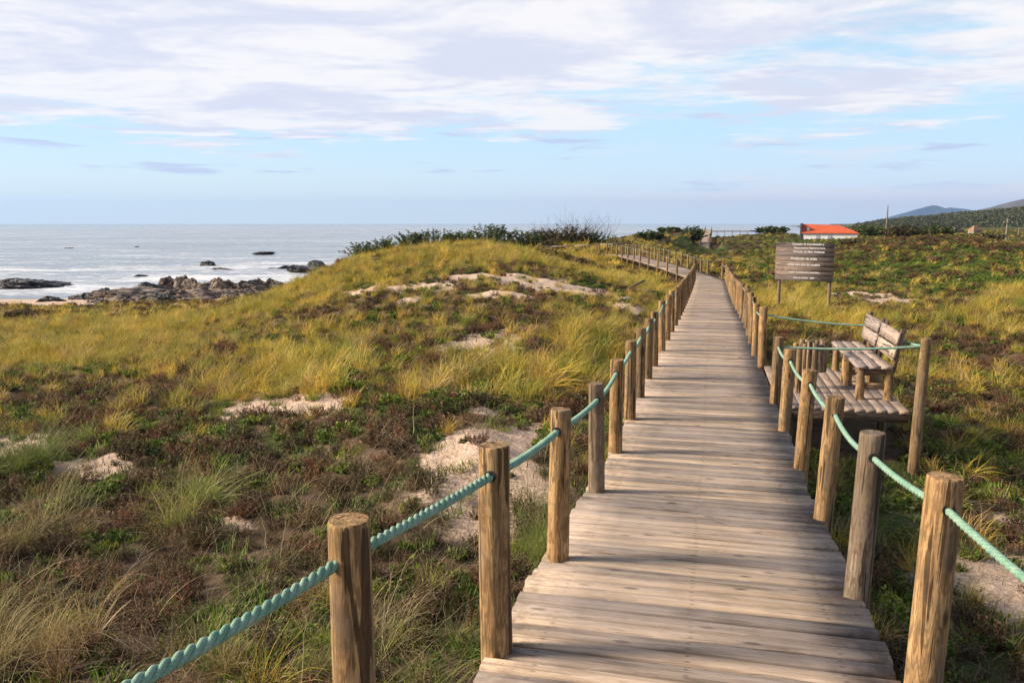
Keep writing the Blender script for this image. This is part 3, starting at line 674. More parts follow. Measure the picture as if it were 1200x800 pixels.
def ppost(a, t, h, label, tilt=(0, 0), sink=1.0, r=0.058, mat=None):
    me = post_mesh(int(a * 100 + t * 1000), h, r, sink, res=26); me.materials.append(mat or M_POST)
    o = bpy.data.objects.new('rail_post', me); COL.objects.link(o); o.location = plat(a, t); o.rotation_euler = (tilt[0], tilt[1], 0.3)
    tag(o, label, 'post', 'corner posts of the bench platform'); return (o.location.x + math.sin(tilt[1]) * (h - .1), o.location.y, o.location.z + h - 0.09)
q1 = ppost(-0.24, 2.32, 0.84, 'tall leaning log post at the outer near corner of the bench platform', (0.0, 0.035), mat=M_POST)
q2 = ppost(2.62, 2.30, 0.72, 'log post at the outer far corner of the platform, behind the bench backs')
q0 = holeR[6]; q3 = holeF[0]
rope('rail_rope', [q0, q1], [0.02], 0.014, 'thin pale green rope across the near end of the bench platform', 'ropes round the platform', strands=False)
rope('rail_rope', [q3, q2], [0.02], 0.014, 'thin pale green rope across the far end of the bench platform', 'ropes round the platform', strands=False)
rope('rail_rope', [q2, q1], [0.02], 0.014, 'thin pale green rope behind the bench backs along the outer platform edge', 'ropes round the platform', strands=False)

def bench(a0, a1, label):
    r = empty('park_bench', plat((a0 + a1) / 2, 1.95)); o0 = np.array(r.location); tag(r, label, 'bench', 'pair of wooden benches on the platform')
    L = a1 - a0; d3 = (*DD, 0); r3 = (*RR, 0)
    for k in range(3):
        b = Boards(); b.add(plat((a0 + a1) / 2, 1.80 + k * 0.135, 0.40), d3, r3, (0, 0, 1), L, 0.126, 0.035, 0.004, 0.001); b.build('seat_slat', M_BENCH, r, o0)
    tl = math.radians(9)
    up = np.array((RR[0] * math.sin(tl), RR[1] * math.sin(tl), math.cos(tl))); nn = np.cross(d3, up)
    for z, in ((0.57,), (0.75,)):
        off = (z - 0.4) * math.tan(tl)
        b = Boards(); b.add(plat((a0 + a1) / 2, 2.125 + off, z), d3, up, nn, L - 0.06, 0.155, 0.03, 0.004, 0.001); b.build('back_slat', M_BENCH, r, o0)
    for aa in (a0 + 0.09, a1 - 0.09):
        for t, h, rr_ in ((1.80, 0.385, 0.048), (2.12, 0.385, 0.055)):
            me = post_mesh(int(aa * 77 + t * 31), h, rr_, 0.0, res=18); me.materials.append(M_POST); o = link('leg', me, None, r); o.location = Vector(plat(aa, t, 0.001)) - Vector(o0)
        b = Boards(); b.add(plat(aa, 1.96, 0.17), r3, d3, (0, 0, 1), 0.26, 0.05, 0.06); b.build('stretcher', M_POST2, r, o0)
        b = Boards(); b.add(plat(aa, 1.95, 0.345), r3, d3, (0, 0, 1), 0.42, 0.05, 0.06); b.build('seat_bearer', M_BEAM, r, o0)
        b = Boards(); b.add(plat(aa, 2.175 + 0.02, 0.60), up, nn, d3, 0.52, 0.045, 0.06); b.build('back_post', M_BEAM, r, o0)
M_POST2 = wood('brace_wood', 'x', (0.10, 0.06, 0.035), (0.27, 0.18, 0.10), (0.38, 0.27, 0.16), attr=True)
bench(0.30, 1.36, 'nearer bench on the platform, grey slats on log legs')
bench(1.44, 2.46, 'farther bench on the platform, touching the end of the nearer one')
# litter bin of logs
def bin_():
    r = empty('litter_bin', plat(0.95, 1.18)); o0 = Vector(r.location); tag(r, 'small litter bin made of upright logs between the railing and the benches', 'litter bin')
    for a, t in ((0.62, 1.12), (0.95, 1.10)):
        me = post_mesh(int(a * 99), 0.58, 0.036, 0.0, res=14); me.materials.append(M_POST); o = link('support_post', me, None, r); o.location = Vector(plat(a, t)) - o0
    k = 0
    for i in range(14):
        an = i / 14 * 2 * math.pi; me = post_mesh(300 + i % 5, 0.36 + 0.02 * ((i * 7) % 3), 0.030, 0.0, res=10); me.materials.append(M_POSTG)
        o = link('log_stave', me, None, r); o.location = Vector(plat(0.98 + 0.14 * math.cos(an), 1.32 + 0.14 * math.sin(an), 0.22)) - o0
    bm = bmesh.new(); bmesh.ops.create_cone(bm, cap_ends=True, segments=20, radius1=0.115, radius2=0.115, depth=0.30)
    o = link('bin_shade', bm_mesh('bin_shade', bm), M_DARK, r); o.location = Vector(plat(0.98, 1.32, 0.39)) - o0  # solid dark core: the shade between the staves put into colour
bin_()

# ------------------------------------------------------------------ information board
M_WHITE = flat('sign_paint', (0.76, 0.75, 0.72), 0.7, 0.4, 60)
def sign():
    pl = np.array(at(912, 330, 25.6)); pr = np.array(at(971, 331, 24.6)); g = H(np.array([pl[0], pr[0]]), np.array([pl[1], pr[1]]))
    r = empty('information_board', (pr[0], pr[1], float(g[1]))); o0 = np.array(r.location)
    tag(r, 'dark brown plank information board with white lettering on two posts', 'sign')
    d = pr - pl; d[2] = 0; wd = np.linalg.norm(d); d /= wd; nrm = np.array((d[1], -d[0], 0.0))
    if nrm[1] > 0: nrm = -nrm
    mid = (pl + pr) / 2; zt = at(942, 284.5, 25.1)[2]; zb = at(942, 329, 25.1)[2]; bw = 68 / F * 25.2 * 1.0
    b = Boards(); n = 8; hh = (zt - zb) / n
    for k in range(n): b.add((mid[0], mid[1], zb + hh * (k + 0.5)), (*d[:2], -0.012), (0.0, 0, 1), nrm, bw + random.uniform(-0.02, 0.02), hh - 0.008, 0.035, 0.003)
    b.build('board', M_SIGN, r, o0)
    for p, gz in ((pl, g[0]), (pr, g[1])):
        q = p - nrm * 0.075; me = post_mesh(int(p[0] * 10), 0, 0.05, zt - 0.05 - gz + 0.4, res=14); me.materials.append(M_POSTG)
        o = link('post', me, None, r); o.location = Vector((q[0], q[1], zt - 0.04)) - Vector(o0)
    rows = [(0.035, 'Comissão de Coordenação e', 0.20, 0.62), (0.135, 'Desenvolvimento Regional do Norte', 0.155, 0.68), (0.235, 'Direcção do Meio Ambiente', 0.20, 0.66), (0.415, 'Protecção da areia', 0.26, 0.50), (0.575, 'utilize este piso de madeira', 0.22, 0.50), (0.775, 'Acesso às praias pelos passadiços', 0.17, 0.53), (0.92, 'Viana do Castelo - 2004', 0.16, 0.53)]
    ang_ = math.atan2(d[1], d[0])
    for fy, txt, size, cxn in rows:
        items = []; xx = 0.0
        for word in txt.split(' '):
            cu = bpy.data.curves.new('lettering', 'FONT'); cu.body = word; cu.size = size * 0.40; cu.align_y = 'CENTER'; cu.extrude = 0.002; cu.offset = 0.0015
            to = bpy.data.objects.new('tmp', cu); COL.objects.link(to); bpy.context.view_layer.update()
            me = bpy.data.meshes.new_from_object(to.evaluated_get(bpy.context.evaluated_depsgraph_get())); bpy.data.objects.remove(to); me.materials.clear()
            w1 = max(v.co.x for v in me.vertices); items.append((me, xx)); xx += w1 + size * 0.14
        wt = xx - size * 0.14; sx = min(1.0, bw * 0.9 / wt)
        for me, x0 in items:
            o = link('lettering', me, M_WHITE, r)
            p = np.array((mid[0], mid[1], zt - (zt - zb) * fy)) + d * ((cxn - 0.5) * bw * 0.5 + (x0 - wt / 2) * sx) + nrm * 0.022
            o.location = Vector(p) - Vector(o0); o.rotation_euler = (math.pi / 2, 0, ang_); o.scale = (sx, 1.0, 1)
sign()

# ------------------------------------------------------------------ rocks
def rock_mat(name, dark, mid, light, wet=False):
    m = bpy.data.materials.new(name); m.use_nodes = True; w = NT(m.node_tree); b = w.n['Principled BSDF']
    tc = w.new('ShaderNodeTexCoord'); oi = w.new('ShaderNodeObjectInfo'); P = w.vmath('ADD', tc.outputs['Object'], w.vmath('SCALE', (1, 2, 3), w.math('MULTIPLY', oi.outputs['Random'], 20.0)))
    n1 = w.noise(P, 0.9, 6, 0.65); n2 = w.noise(P, 5, 6, 0.7)
    vo = w.new('ShaderNodeTexVoronoi', feature='DISTANCE_TO_EDGE'); w.put(vo.inputs['Vector'], w.vmath('ADD', w.vmath('MULTIPLY', P, (1, 1, 1.5)), w.vmath('SCALE', (1, 1, 1), n1))); vo.inputs['Scale'].default_value = 0.9
    c = w.mix(w.ramp(n1, 0.35, 0.65), mid, light); c = w.mix(w.ramp(n2, 0.4, 0.7), c, dark)
    c = w.mix(w.ramp(vo.outputs['Distance'], 0.0, 0.09, 0.85, 0), c, tuple(v * 0.4 for v in dark))
    c = w.mix(1.0, c, w.mix(oi.outputs['Random'], (0.75, 0.75, 0.8), (1.2, 1.12, 1.0)), 'MULTIPLY')
    w.put(b.inputs['Base Color'], c); b.inputs['Roughness'].default_value = 0.45 if wet else 0.85
    bp = w.new('ShaderNodeBump'); bp.inputs['Strength'].default_value = 0.9; bp.inputs['Distance'].default_value = 0.25
    w.put(bp.inputs['Height'], w.math('ADD', w.math('MULTIPLY', n2, 0.5), w.math('ADD', n1, w.ramp(vo.outputs['Distance'], 0, 0.12)))); w.l.new(bp.outputs[0], b.inputs['Normal']); return m
M_ROCK = rock_mat('granite', (0.065, 0.048, 0.038), (0.21, 0.155, 0.118), (0.37, 0.29, 0.225))
M_WET = rock_mat('wet_dark_rock', (0.016, 0.015, 0.016), (0.045, 0.04, 0.04), (0.09, 0.08, 0.075), True)
def rock_mesh(seed, sub=5):
    rg = np.random.default_rng(seed); bm = bmesh.new(); bmesh.ops.create_icosphere(bm, subdivisions=sub, radius=1)
    ax = rg.normal(size=(14, 3)); ax /= np.linalg.norm(ax, axis=1)[:, None]; off = rg.uniform(0.55, 0.95, 14)
    V = np.array([v.co[:] for v in bm.verts])
    for _ in range(2):
        for a, o in zip(ax, off):
            d = V @ a; k = d > o; V[k] -= np.outer(d[k] - o, a) * 0.92
    n = fbm(V[:, 0] * 2.2 + seed, V[:, 1] * 2.2 + V[:, 2] * 1.9, 4); V *= (1 + 0.20 * n + 0.10 * (0.5 - np.abs(fbm(V[:, 0] * 4 + seed, V[:, 2] * 5 + V[:, 1] * 4, 4)) * 2))[:, None]
    cr = np.abs(fbm(V[:, 0] * 1.7 - seed * 2, V[:, 2] * 2.3 + V[:, 1], 3)); V *= (1 - 0.14 * np.exp(-(cr / 0.05) ** 2))[:, None]
    for v, c in zip(bm.verts, V): v.co = c
    return bm_mesh('rock', bm)
RM = [rock_mesh(k) for k in range(10)]; RMD = [m_.copy() for m_ in RM]
for m_ in RM: m_.materials.append(M_ROCK)
for m_ in RMD: m_.materials.append(M_WET)
def rock(px, py_top, py_base, wpx, Y, wet, label, group=None, flatn=1.0):
    x, y, zt = at(px, py_top, Y); zb = at(px, py_base, Y)[2]; hw = wpx * Y / F / 2; hh = max(zt - zb, 0.15)
    o = bpy.data.objects.new('coastal_rock', random.choice(RMD if wet else RM)); COL.objects.link(o)
    o.location = (x, y, zb + hh * 0.15); o.scale = (hw * 1.3, hw * random.uniform(0.8, 1.1), hh * 0.86); o.rotation_euler = (0, 0, random.uniform(-0.4, 0.4))
    tag(o, label, 'rock', group); return o
random.seed(5)
G = 'rocks of the shore outcrop'
for i, (px, t, b_, wd, Y, wet, lb) in enumerate([
    (108, 334, 358, 44, 80, 1, 'dark rounded rock at the left end of the shore outcrop'), (135, 338, 359, 46, 78, 1, 'low dark rock second from the left end of the outcrop'), (165, 336, 360, 60, 76, 0, 'grey flat rock slab left of centre in the outcrop'),
    (178, 331, 350, 52, 84, 1, 'dark ridge rock behind the grey slab of the outcrop'), (150, 343, 361, 60, 73, 0, 'long grey rock in front at the left of the outcrop'), (205, 336, 361, 66, 74, 0, 'broad grey rock in the middle front of the outcrop'),
    (204, 321, 345, 30, 88, 0, 'upright rock with a pointed top at the left end of the high outcrop'), (222, 320, 345, 34, 86, 0, 'warm brown rock on top of the high outcrop'), (240, 321, 352, 44, 83, 0, 'big brown fissured rock in the centre of the high outcrop'),
    (232, 334, 358, 44, 77, 0, 'grey rock low in front of the fissured brown rock'), (258, 323, 352, 40, 82, 0, 'brown block right of centre in the high outcrop'), (275, 325, 353, 42, 80, 0, 'sloping grey brown block in the right half of the outcrop'),
    (293, 326, 350, 40, 80, 0, 'pale grey rock near the right end of the outcrop'), (309, 324, 345, 34, 82, 0, 'rock at the right end of the outcrop above the grass slope'), (322, 323, 338, 22, 84, 1, 'small dark rock at the far right tip of the outcrop'),
    (262, 340, 357, 34, 75, 0, 'small grey rock beside the white sand pocket'), (188, 345, 362, 36, 71, 1, 'dark low rock at the foot of the outcrop'), (120, 349, 361, 30, 71, 1, 'flat dark rock on the beach at the left'),
    (62, 347, 357, 36, 76, 1, 'low black rock lying on the sand at the left'), (285, 339, 352, 30, 76, 0, 'pale boulder at the right foot of the outcrop'),
    (150, 338, 357, 110, 75, 0, 'long low grey shelf rock in front at the left of the outcrop'), (225, 337, 357, 100, 75, 0, 'wide low grey shelf rock in the middle front of the outcrop'), (270, 332, 350, 80, 79, 0, 'broad brown shelf rock under the right half of the outcrop')]):
    rock(px, t, b_ + 3, wd, Y * 0.82, wet, lb, G)
random.seed(9)
for (px, t, b_, wd, Y, lb) in [(242, 306, 318, 20, 140, 'black pointed rock standing in the surf behind the outcrop'), (262, 313, 318, 26, 128, 'low black rock in the water right of the pointed one'), (60, 328, 339, 44, 94, 'long dark rock in the sea at the far left'),
    (22, 327, 341, 70, 92, 'flat dark rock at the left picture edge in the sea'), (72, 308.5, 313.5, 30, 150, 'low black rock out in the sea at the left'), (88, 311.5, 314, 12, 150, 'tiny black rock beside the low one at the left'), (108, 312, 314.5, 10, 148, 'tiny black rock between the left rocks and the surf'),
    (165, 321, 326, 16, 110, 'small dark rock in the water behind the outcrop left part'), (192, 310.5, 312.5, 14, 150, 'flat black reef rock left of the pointed rock'), (161, 288.5, 291, 7, 250, 'tiny black rock far out in the sea'), (308, 294, 298, 24, 190, 'black flat rock far out in the sea to the right'),
    (338, 311, 317, 26, 130, 'dark rock in the water where the grass slope meets the sea'), (354, 309, 316, 28, 120, 'dark rock against the grass slope above the water'), (318, 313, 316, 12, 130, 'tiny dark rock left of the slope rocks'), (285, 316, 318, 9, 128, 'tiny dark rock in the surf right of the pointed rock'), (80, 290, 291.5, 12, 240, 'thin black reef far out at the left'), (372, 305, 312, 22, 112, 'dark rock at the upper edge of the grass slope')]:
    rock(px, t, b_, wd, Y, True, lb, 'rocks standing in the sea')

# ------------------------------------------------------------------ far things: house, poles, hut, hills
M_ROOF = flat('terracotta_roof', (0.62, 0.11, 0.035), 0.8, 0.25, 1.5)
M_WALLW = flat('white_render', (0.78, 0.76, 0.74), 0.8, 0.06, 2)
M_SHUT = flat('grey_shutter', (0.38, 0.40, 0.42), 0.6, 0.1, 4)
M_GREY = flat('dark_gable', (0.10, 0.085, 0.08), 0.8, 0.3, 2)
M_STONE = flat('hut_stone', (0.36, 0.28, 0.2), 0.9, 0.4, 2)
M_THATCH = flat('hut_roof', (0.33, 0.19, 0.10), 0.9, 0.3, 2)
def prism(name, pts, faces, m, parent=None):
    me = bpy.data.meshes.new(name); me.from_pydata(pts, [], faces); me.update()
    bm = bmesh.new(); bm.from_mesh(me); bmesh.ops.recalc_face_normals(bm, faces=bm.faces); bm.to_mesh(me); bm.free()
    return link(name, me, m, parent)
def boxm(name, lo, hi, m, parent=None):
    x0, y0, z0 = lo; x1, y1, z1 = hi
    return prism(name, [(x0, y0, z0), (x1, y0, z0), (x1, y1, z0), (x0, y1, z0), (x0, y0, z1), (x1, y0, z1), (x1, y1, z1), (x0, y1, z1)], [(0, 1, 2, 3), (4, 5, 6, 7), (0, 1, 5, 4), (1, 2, 6, 5), (2, 3, 7, 6), (3, 0, 4, 7)], m, parent)
def house():
    Y = 180; x0, _, zt = at(941.5, 262.5, Y); x1 = at(1004, 262, Y)[0]; ze = at(950, 273, Y)[2]; zb = at(950, 283, Y)[2] - 2.0
    r = empty('house', (x0, Y, zb), math.radians(-21)); tag(r, 'long low white house with an orange tiled roof behind the dune', 'house')
    Lx = x1 - x0; D = 7.5; h1 = ze - zb; h2 = zt - zb
    boxm('wall', (0, 0, 0), (Lx - 0.6, D, h1), M_WALLW, r)
    e = 0.35
    prism('roof', [(-0.25, -e, h1 - 0.1), (Lx - 0.3, -e, h1 - 0.1), (Lx - 0.3, D + e, h1 - 0.1), (-0.25, D + e, h1 - 0.1), (-0.25, D / 2, h2), (Lx - 4.2, D / 2, h2 - 0.25), (-0.25, -e, h1 + 0.05), (Lx - 0.3, -e, h1 + 0.05), (Lx - 0.3, D + e, h1 + 0.05), (-0.25, D + e, h1 + 0.05)],
          [(0, 1, 2, 3), (0, 1, 7, 6), (1, 2, 8, 7), (2, 3, 9, 8), (3, 0, 6, 9), (6, 7, 5, 4), (7, 8, 5), (8, 9, 4, 5), (9, 6, 4)], M_ROOF, r)
    boxm('gable_wall', (-0.62, -0.2, 0.0), (-0.27, D + 0.2, h2 + 0.15), M_GREY, r)
    for wx in (0.235, 0.44): 
        f = boxm('window', (Lx * wx, -0.08, h1 - 1.55), (Lx * wx + 0.75, -0.004, h1 - 0.35), M_SHUT, r)
        boxm('sill', (Lx * wx - 0.08, -0.14, h1 - 1.63), (Lx * wx + 0.83, -0.01, h1 - 1.56), M_WALLW, f)
    boxm('chimney', (0.75, 0.7, h1 + 0.2), (1.25, 1.2, h1 + 1.25), M_WALLW, r); boxm('chimney_cap', (0.68, 0.63, h1 + 1.26), (1.32, 1.27, h1 + 1.34), M_ROOF, r)
house()
def hut(px, pt, pb, wd, Y, lab, m1, m2):
    x, y, zt = at(px, pt, Y); zb = at(px, pb, Y)[2] - 1; w_ = wd * Y / F / 2; h = zt - zb
    r = empty('hut', (x, y, zb), 0.3); tag(r, lab, 'hut'); boxm('wall', (-w_, -w_ * .7, 0), (w_, w_ * .7, h * 0.6), m1, r)
    prism('roof', [(-w_ * 1.1, -w_ * .8, h * .6), (w_ * 1.1, -w_ * .8, h * .6), (w_ * 1.1, w_ * .8, h * .6), (-w_ * 1.1, w_ * .8, h * .6), (-w_ * .3, 0, h), (w_ * .3, 0, h)], [(0, 1, 2, 3), (0, 1, 5, 4), (1, 2, 5), (2, 3, 4, 5), (3, 0, 4)], m2, r)
    boxm('door', (-0.4, -w_ * .7 - .06, 0.0), (0.4, -w_ * .7 - .003, h * 0.5), M_GREY, r)
hut(1143, 264, 274, 12, 210, 'small stone hut with a brown hipped roof on the right skyline', M_STONE, M_THATCH)
hut(1121, 266, 272, 14, 230, 'low dark shed left of the stone hut on the right', M_GREY, M_GREY)
M_POLE = flat('pole_wood', (0.22, 0.17, 0.13), 0.85, 0.3, 3)
def pole(px, pt, pb, Y, lab, cross=True):
    x, y, zt = at(px, pt, Y); zb = at(px, pb, Y)[2] - 1.5; h = zt - zb
    r = empty('utility_pole', (x, y, zb)); tag(r, lab, 'utility pole', 'utility poles')
    bm = bmesh.new(); bmesh.ops.create_cone(bm, cap_ends=True, segments=12, radius1=0.17, radius2=0.11, depth=h, matrix=Matrix.Translation((0, 0, h / 2))); link('pole', bm_mesh('pole', bm, True), M_POLE, r)
    if cross: boxm('crossarm', (-0.75, -0.17, h - 0.75), (0.75, -0.115, h - 0.63), M_POLE, r)
    for s in (-0.6, 0.6) if cross else (0,):
        bm = bmesh.new(); bmesh.ops.create_cone(bm, cap_ends=True, segments=8, radius1=0.06, radius2=0.04, depth=0.2, matrix=Matrix.Translation((s, -0.14 if cross else 0, h - 0.52 if cross else h + 0.1))); link('insulator', bm_mesh('insulator', bm), M_SHUT, r)
pole(1040.5, 241, 268, 150, 'tall utility pole standing alone right of the house', False)
pole(1181, 256, 283, 120, 'leaning utility pole in front of the wooded hill', True)
pole(1194, 268, 277, 210, 'short distant utility pole at the right edge of the picture', False)

def hill_mesh(pts, back, name, base, col1, col2, sc, depth, bumpy=0.0):
    """a ridge given by its skyline (px, py) at one distance, with slopes falling to the front and the back"""
    P = np.array([at(a, b, back) for a, b in pts]); n = 240
    X = np.linspace(P[0, 0], P[-1, 0], n); Zr = np.interp(X, P[:, 0], P[:, 2]); k = np.linspace(-1, 1, 60)
    XX, KK = np.meshgrid(X, k, indexing='ij'); ZR = np.repeat(Zr[:, None], 60, 1)
    fall = 1 - np.abs(KK) ** 1.35
    Z = base + (ZR - base) * fall * (1 + 0.10 * fbm(XX / depth * 3, KK * 3 + 7, 4) * np.abs(KK) * 2) + bumpy * fbm(XX / depth * 14, KK * 8, 4)
    Yy = back + KK * depth; X2 = XX + fbm(XX / depth * 2, KK * 2, 2) * depth * 0.05
    nA = 60; i = np.arange(n - 1)[:, None] * nA; j = np.arange(nA - 1)[None, :]
    Q = np.stack([i + j, i + j + 1, i + nA + j + 1, i + nA + j], -1).reshape(-1, 4)[:, ::-1]
    m = bpy.data.materials.new(name); m.use_nodes = True; w = NT(m.node_tree); b = w.n['Principled BSDF']; geo = w.new('ShaderNodeNewGeometry')
    w.put(b.inputs['Base Color'], w.mix(w.ramp(w.noise(geo.outputs['Position'], sc, 6, 0.65), 0.38, 0.62), col1, col2)); b.inputs['Roughness'].default_value = 0.95
    o = link(name, np_mesh(name, np.stack([X2, Yy, Z], -1).reshape(-1, 3), Q, smooth=True), m); o['kind'] = 'structure'; return o, X2, Yy, Z
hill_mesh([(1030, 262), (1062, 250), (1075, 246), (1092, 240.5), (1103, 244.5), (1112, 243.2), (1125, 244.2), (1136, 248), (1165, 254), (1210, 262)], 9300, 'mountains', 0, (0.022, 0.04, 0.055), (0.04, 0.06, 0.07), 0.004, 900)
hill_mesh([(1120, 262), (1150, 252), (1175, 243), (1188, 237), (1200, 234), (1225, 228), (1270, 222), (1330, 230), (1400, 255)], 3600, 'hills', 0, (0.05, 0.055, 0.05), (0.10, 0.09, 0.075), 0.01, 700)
_, hx, hy, hz = hill_mesh([(1035, 275), (1050, 268), (1070, 263.5), (1090, 259.5), (1110, 257.5), (1130, 256), (1150, 254.5), (1175, 251), (1200, 247.5), (1235, 244), (1300, 240), (1380, 248), (1450, 265)], 900, 'hillside', 4.0, (0.035, 0.05, 0.018), (0.085, 0.09, 0.035), 0.05, 330, 2.0)

# ------------------------------------------------------------------ plant kit
def blades(n, L, wdt, spread, lean, segs, seed, curl=1.0, base=0.06, up=1.0):
    rg = np.random.default_rng(seed)
    az = rg.uniform(0, 2 * math.pi, n); l = rg.uniform(*L, n); tilt = np.abs(rg.normal(0, spread, n)) + 0.05
    rb = base * np.sqrt(rg.uniform(0, 1, n)); ba = rg.uniform(0, 6.28, n); cur = rg.uniform(0.4, 1.3, n) * curl
    wv = rg.uniform(0.7, 1.3, n) * wdt; var = rg.uniform(0, 1, n)
    t = np.linspace(0, 1, segs + 1)
    ang_ = tilt[:, None] + cur[:, None] * t[None, :] ** 1.6
    ds = l[:, None] / segs
    hx_ = np.concatenate([np.zeros((n, 1)), np.cumsum(np.sin(ang_[:, 1:]) * ds, 1)], 1); hz_ = np.concatenate([np.zeros((n, 1)), np.cumsum(np.cos(ang_[:, 1:]) * ds * up, 1)], 1)
    hz_ = hz_ - 0.02
    dx, dy = np.cos(az), np.sin(az)
    wob = rg.normal(0, 0.025, (n, segs + 1)) * l[:, None] * t
    cx = (rb * np.cos(ba))[:, None] + hx_ * dx[:, None] - dy[:, None] * wob + lean[0] * t * l[:, None]; cy = (rb * np.sin(ba))[:, None] + hx_ * dy[:, None] + dx[:, None] * wob + lean[1] * t * l[:, None]
    ww = wv[:, None] * (1 - t[None, :] ** 1.8 * 0.9) * 0.5
    tw = rg.uniform(0, 3.14, n)
    sx = np.cos(az + 1.57 + (tw - 1.57) * 0.5)[:, None]; sy = np.sin(az + 1.57 + (tw - 1.57) * 0.5)[:, None]
    A = np.stack([cx - sx * ww, cy - sy * ww, hz_], -1); B = np.stack([cx + sx * ww, cy + sy * ww, hz_ + ww * 0.4], -1)
    V = np.stack([A, B], 2).reshape(-1, 3); k = 2 * (segs + 1)
    i = (np.arange(n) * k)[:, None] + (np.arange(segs) * 2)[None, :]
    Q = np.stack([i, i + 1, i + 3, i + 2], -1).reshape(-1, 4)
    return V, Q, np.repeat(var, k), np.tile(np.repeat(t, 2), n)
def leafy(n_st, h, rad, leaf, per, seed, fing=False, lw=0.45, droop=0.4, kb=0.9):
    """branching stems carrying small leaves; fing = fleshy upright fingers"""
    rg = np.random.default_rng(seed); V = []; Q = []; var = []; tt = []
    nv = 0
    for s in range(n_st):
        a = rg.uniform(0, 6.28); rb = rad * math.sqrt(rg.uniform(0, 1)) * 0.8; hh = rg.uniform(*h) * (1 - kb * 0.45 * (rb / rad) ** 2)
        p = np.array((rb * math.cos(a) * 0.6, rb * math.sin(a) * 0.6, -0.02)); d = np.array((math.cos(a) * 0.5 * rb / rad, math.sin(a) * 0.5 * rb / rad, 1.0)); d /= np.linalg.norm(d)
        vs = rg.uniform(0, 1); steps = per
        pts = [p]
        for i in range(4):
            d = d + rg.normal(0, 0.22, 3); d[2] = abs(d[2]); d /= np.linalg.norm(d); p = p + d * hh / 4; pts.append(p)
        pts = np.array(pts); w_ = leaf * 0.10
        sd_ = rg.normal(size=3); sd_ /= np.linalg.norm(sd_)
        P2 = np.stack([pts - sd_ * w_, pts + sd_ * w_], 1).reshape(-1, 3); V.append(P2)
        for i in range(4): Q.append((nv + 2 * i, nv + 2 * i + 1, nv + 2 * i + 3, nv + 2 * i + 2))
        var += [vs] * 10; tt += [-0.5] * 10; nv += 10
        u = rg.uniform(0.15, 1.0, steps); f = u * 4; k = np.minimum(f.astype(int), 3); q = pts[k] + (pts[k + 1] - pts[k]) * (f - k)[:, None]
        dr = rg.normal(size=(steps, 3)); dr[:, 2] = np.abs(dr[:, 2]) * (1.6 if fing else droop) + (1.2 if fing else 0.15); dr /= np.linalg.norm(dr, axis=1)[:, None]
        sd2 = np.cross(dr, rg.normal(size=(steps, 3))); sd2 /= np.linalg.norm(sd2, axis=1)[:, None]
        ll = leaf * rg.uniform(0.6, 1.3, steps)[:, None]
        a0 = q; a1 = q + dr * ll * 0.45 + sd2 * ll * lw * 0.5; a2 = q + dr * ll; a3 = q + dr * ll * 0.45 - sd2 * ll * lw * 0.5
        P3 = np.stack([a0, a1, a2, a3], 1).reshape(-1, 3); V.append(P3)
        for i in range(steps): Q.append((nv + 4 * i, nv + 4 * i + 1, nv + 4 * i + 2, nv + 4 * i + 3))
        vv = np.clip(vs + rg.uniform(-0.35, 0.35, steps), 0, 1); var += list(np.repeat(vv, 4)); tt += list(np.repeat(u, 4)); nv += 4 * steps
    return np.concatenate(V), np.array(Q), np.array(var), np.array(tt)
def merge(*parts):
    V = []; Q = []; a = []; t = []; n = 0
    for p in parts: V.append(p[0]); Q.append(p[1] + n); a.append(p[2]); t.append(p[3]); n += len(p[0])
    return np.concatenate(V), np.concatenate(Q), np.concatenate(a), np.concatenate(t)
def proto(name, parts):
    V, Q, a, t = parts; me = np_mesh(name, V, Q, dict(var=a, tt=t)); me.materials.append(M_VEG); return bpy.data.objects.new(name, me)
def veg_mat(inst=True, col=None, name='foliage'):
    m = bpy.data.materials.new(name); m.use_nodes = True; w = NT(m.node_tree); b = w.n['Principled BSDF']; out = w.n['Material Output']
    if inst:
        ti = w.new('ShaderNodeAttribute', attribute_type='INSTANCER'); ti.attribute_name = 'tint'; base = ti.outputs['Color']
    else: base = None
    va = w.new('ShaderNodeAttribute'); va.attribute_name = 'var'; t_ = w.new('ShaderNodeAttribute'); t_.attribute_name = 'tt'
    v = va.outputs['Fac']
    if base is None:
        geo = w.new('ShaderNodeNewGeometry'); base = w.mix(w.ramp(w.noise(geo.outputs['Position'], 1.2, 3), 0.4, 0.6), tuple(c * 0.7 for c in col), col)
    c = w.mix(1.0, base, w.mix(v, (0.45, 0.48, 0.5), (1.55, 1.5, 1.35)), 'MULTIPLY')
    dry = w.math('MULTIPLY', w.ramp(v, 0.80, 0.86), 0.55); c = w.mix(dry, c, (0.36, 0.27, 0.16))
    c = w.mix(w.ramp(t_.outputs['Fac'], -0.4, -0.1, 0.85, 0), c, (0.10, 0.07, 0.05))
    w.put(b.inputs['Base Color'], c); b.inputs['Roughness'].default_value = 0.6; b.inputs['Specular IOR Level'].default_value = 0.25
    tr = w.new('ShaderNodeBsdfTranslucent'); w.put(tr.inputs[0], c); mx = w.new('ShaderNodeMixShader'); mx.inputs[0].default_value = 0.28
    w.l.new(b.outputs[0], mx.inputs[1]); w.l.new(tr.outputs[0], mx.inputs[2]); w.l.new(mx.outputs[0], out.inputs[0]); return m
M_VEG = veg_mat()
BR = blades
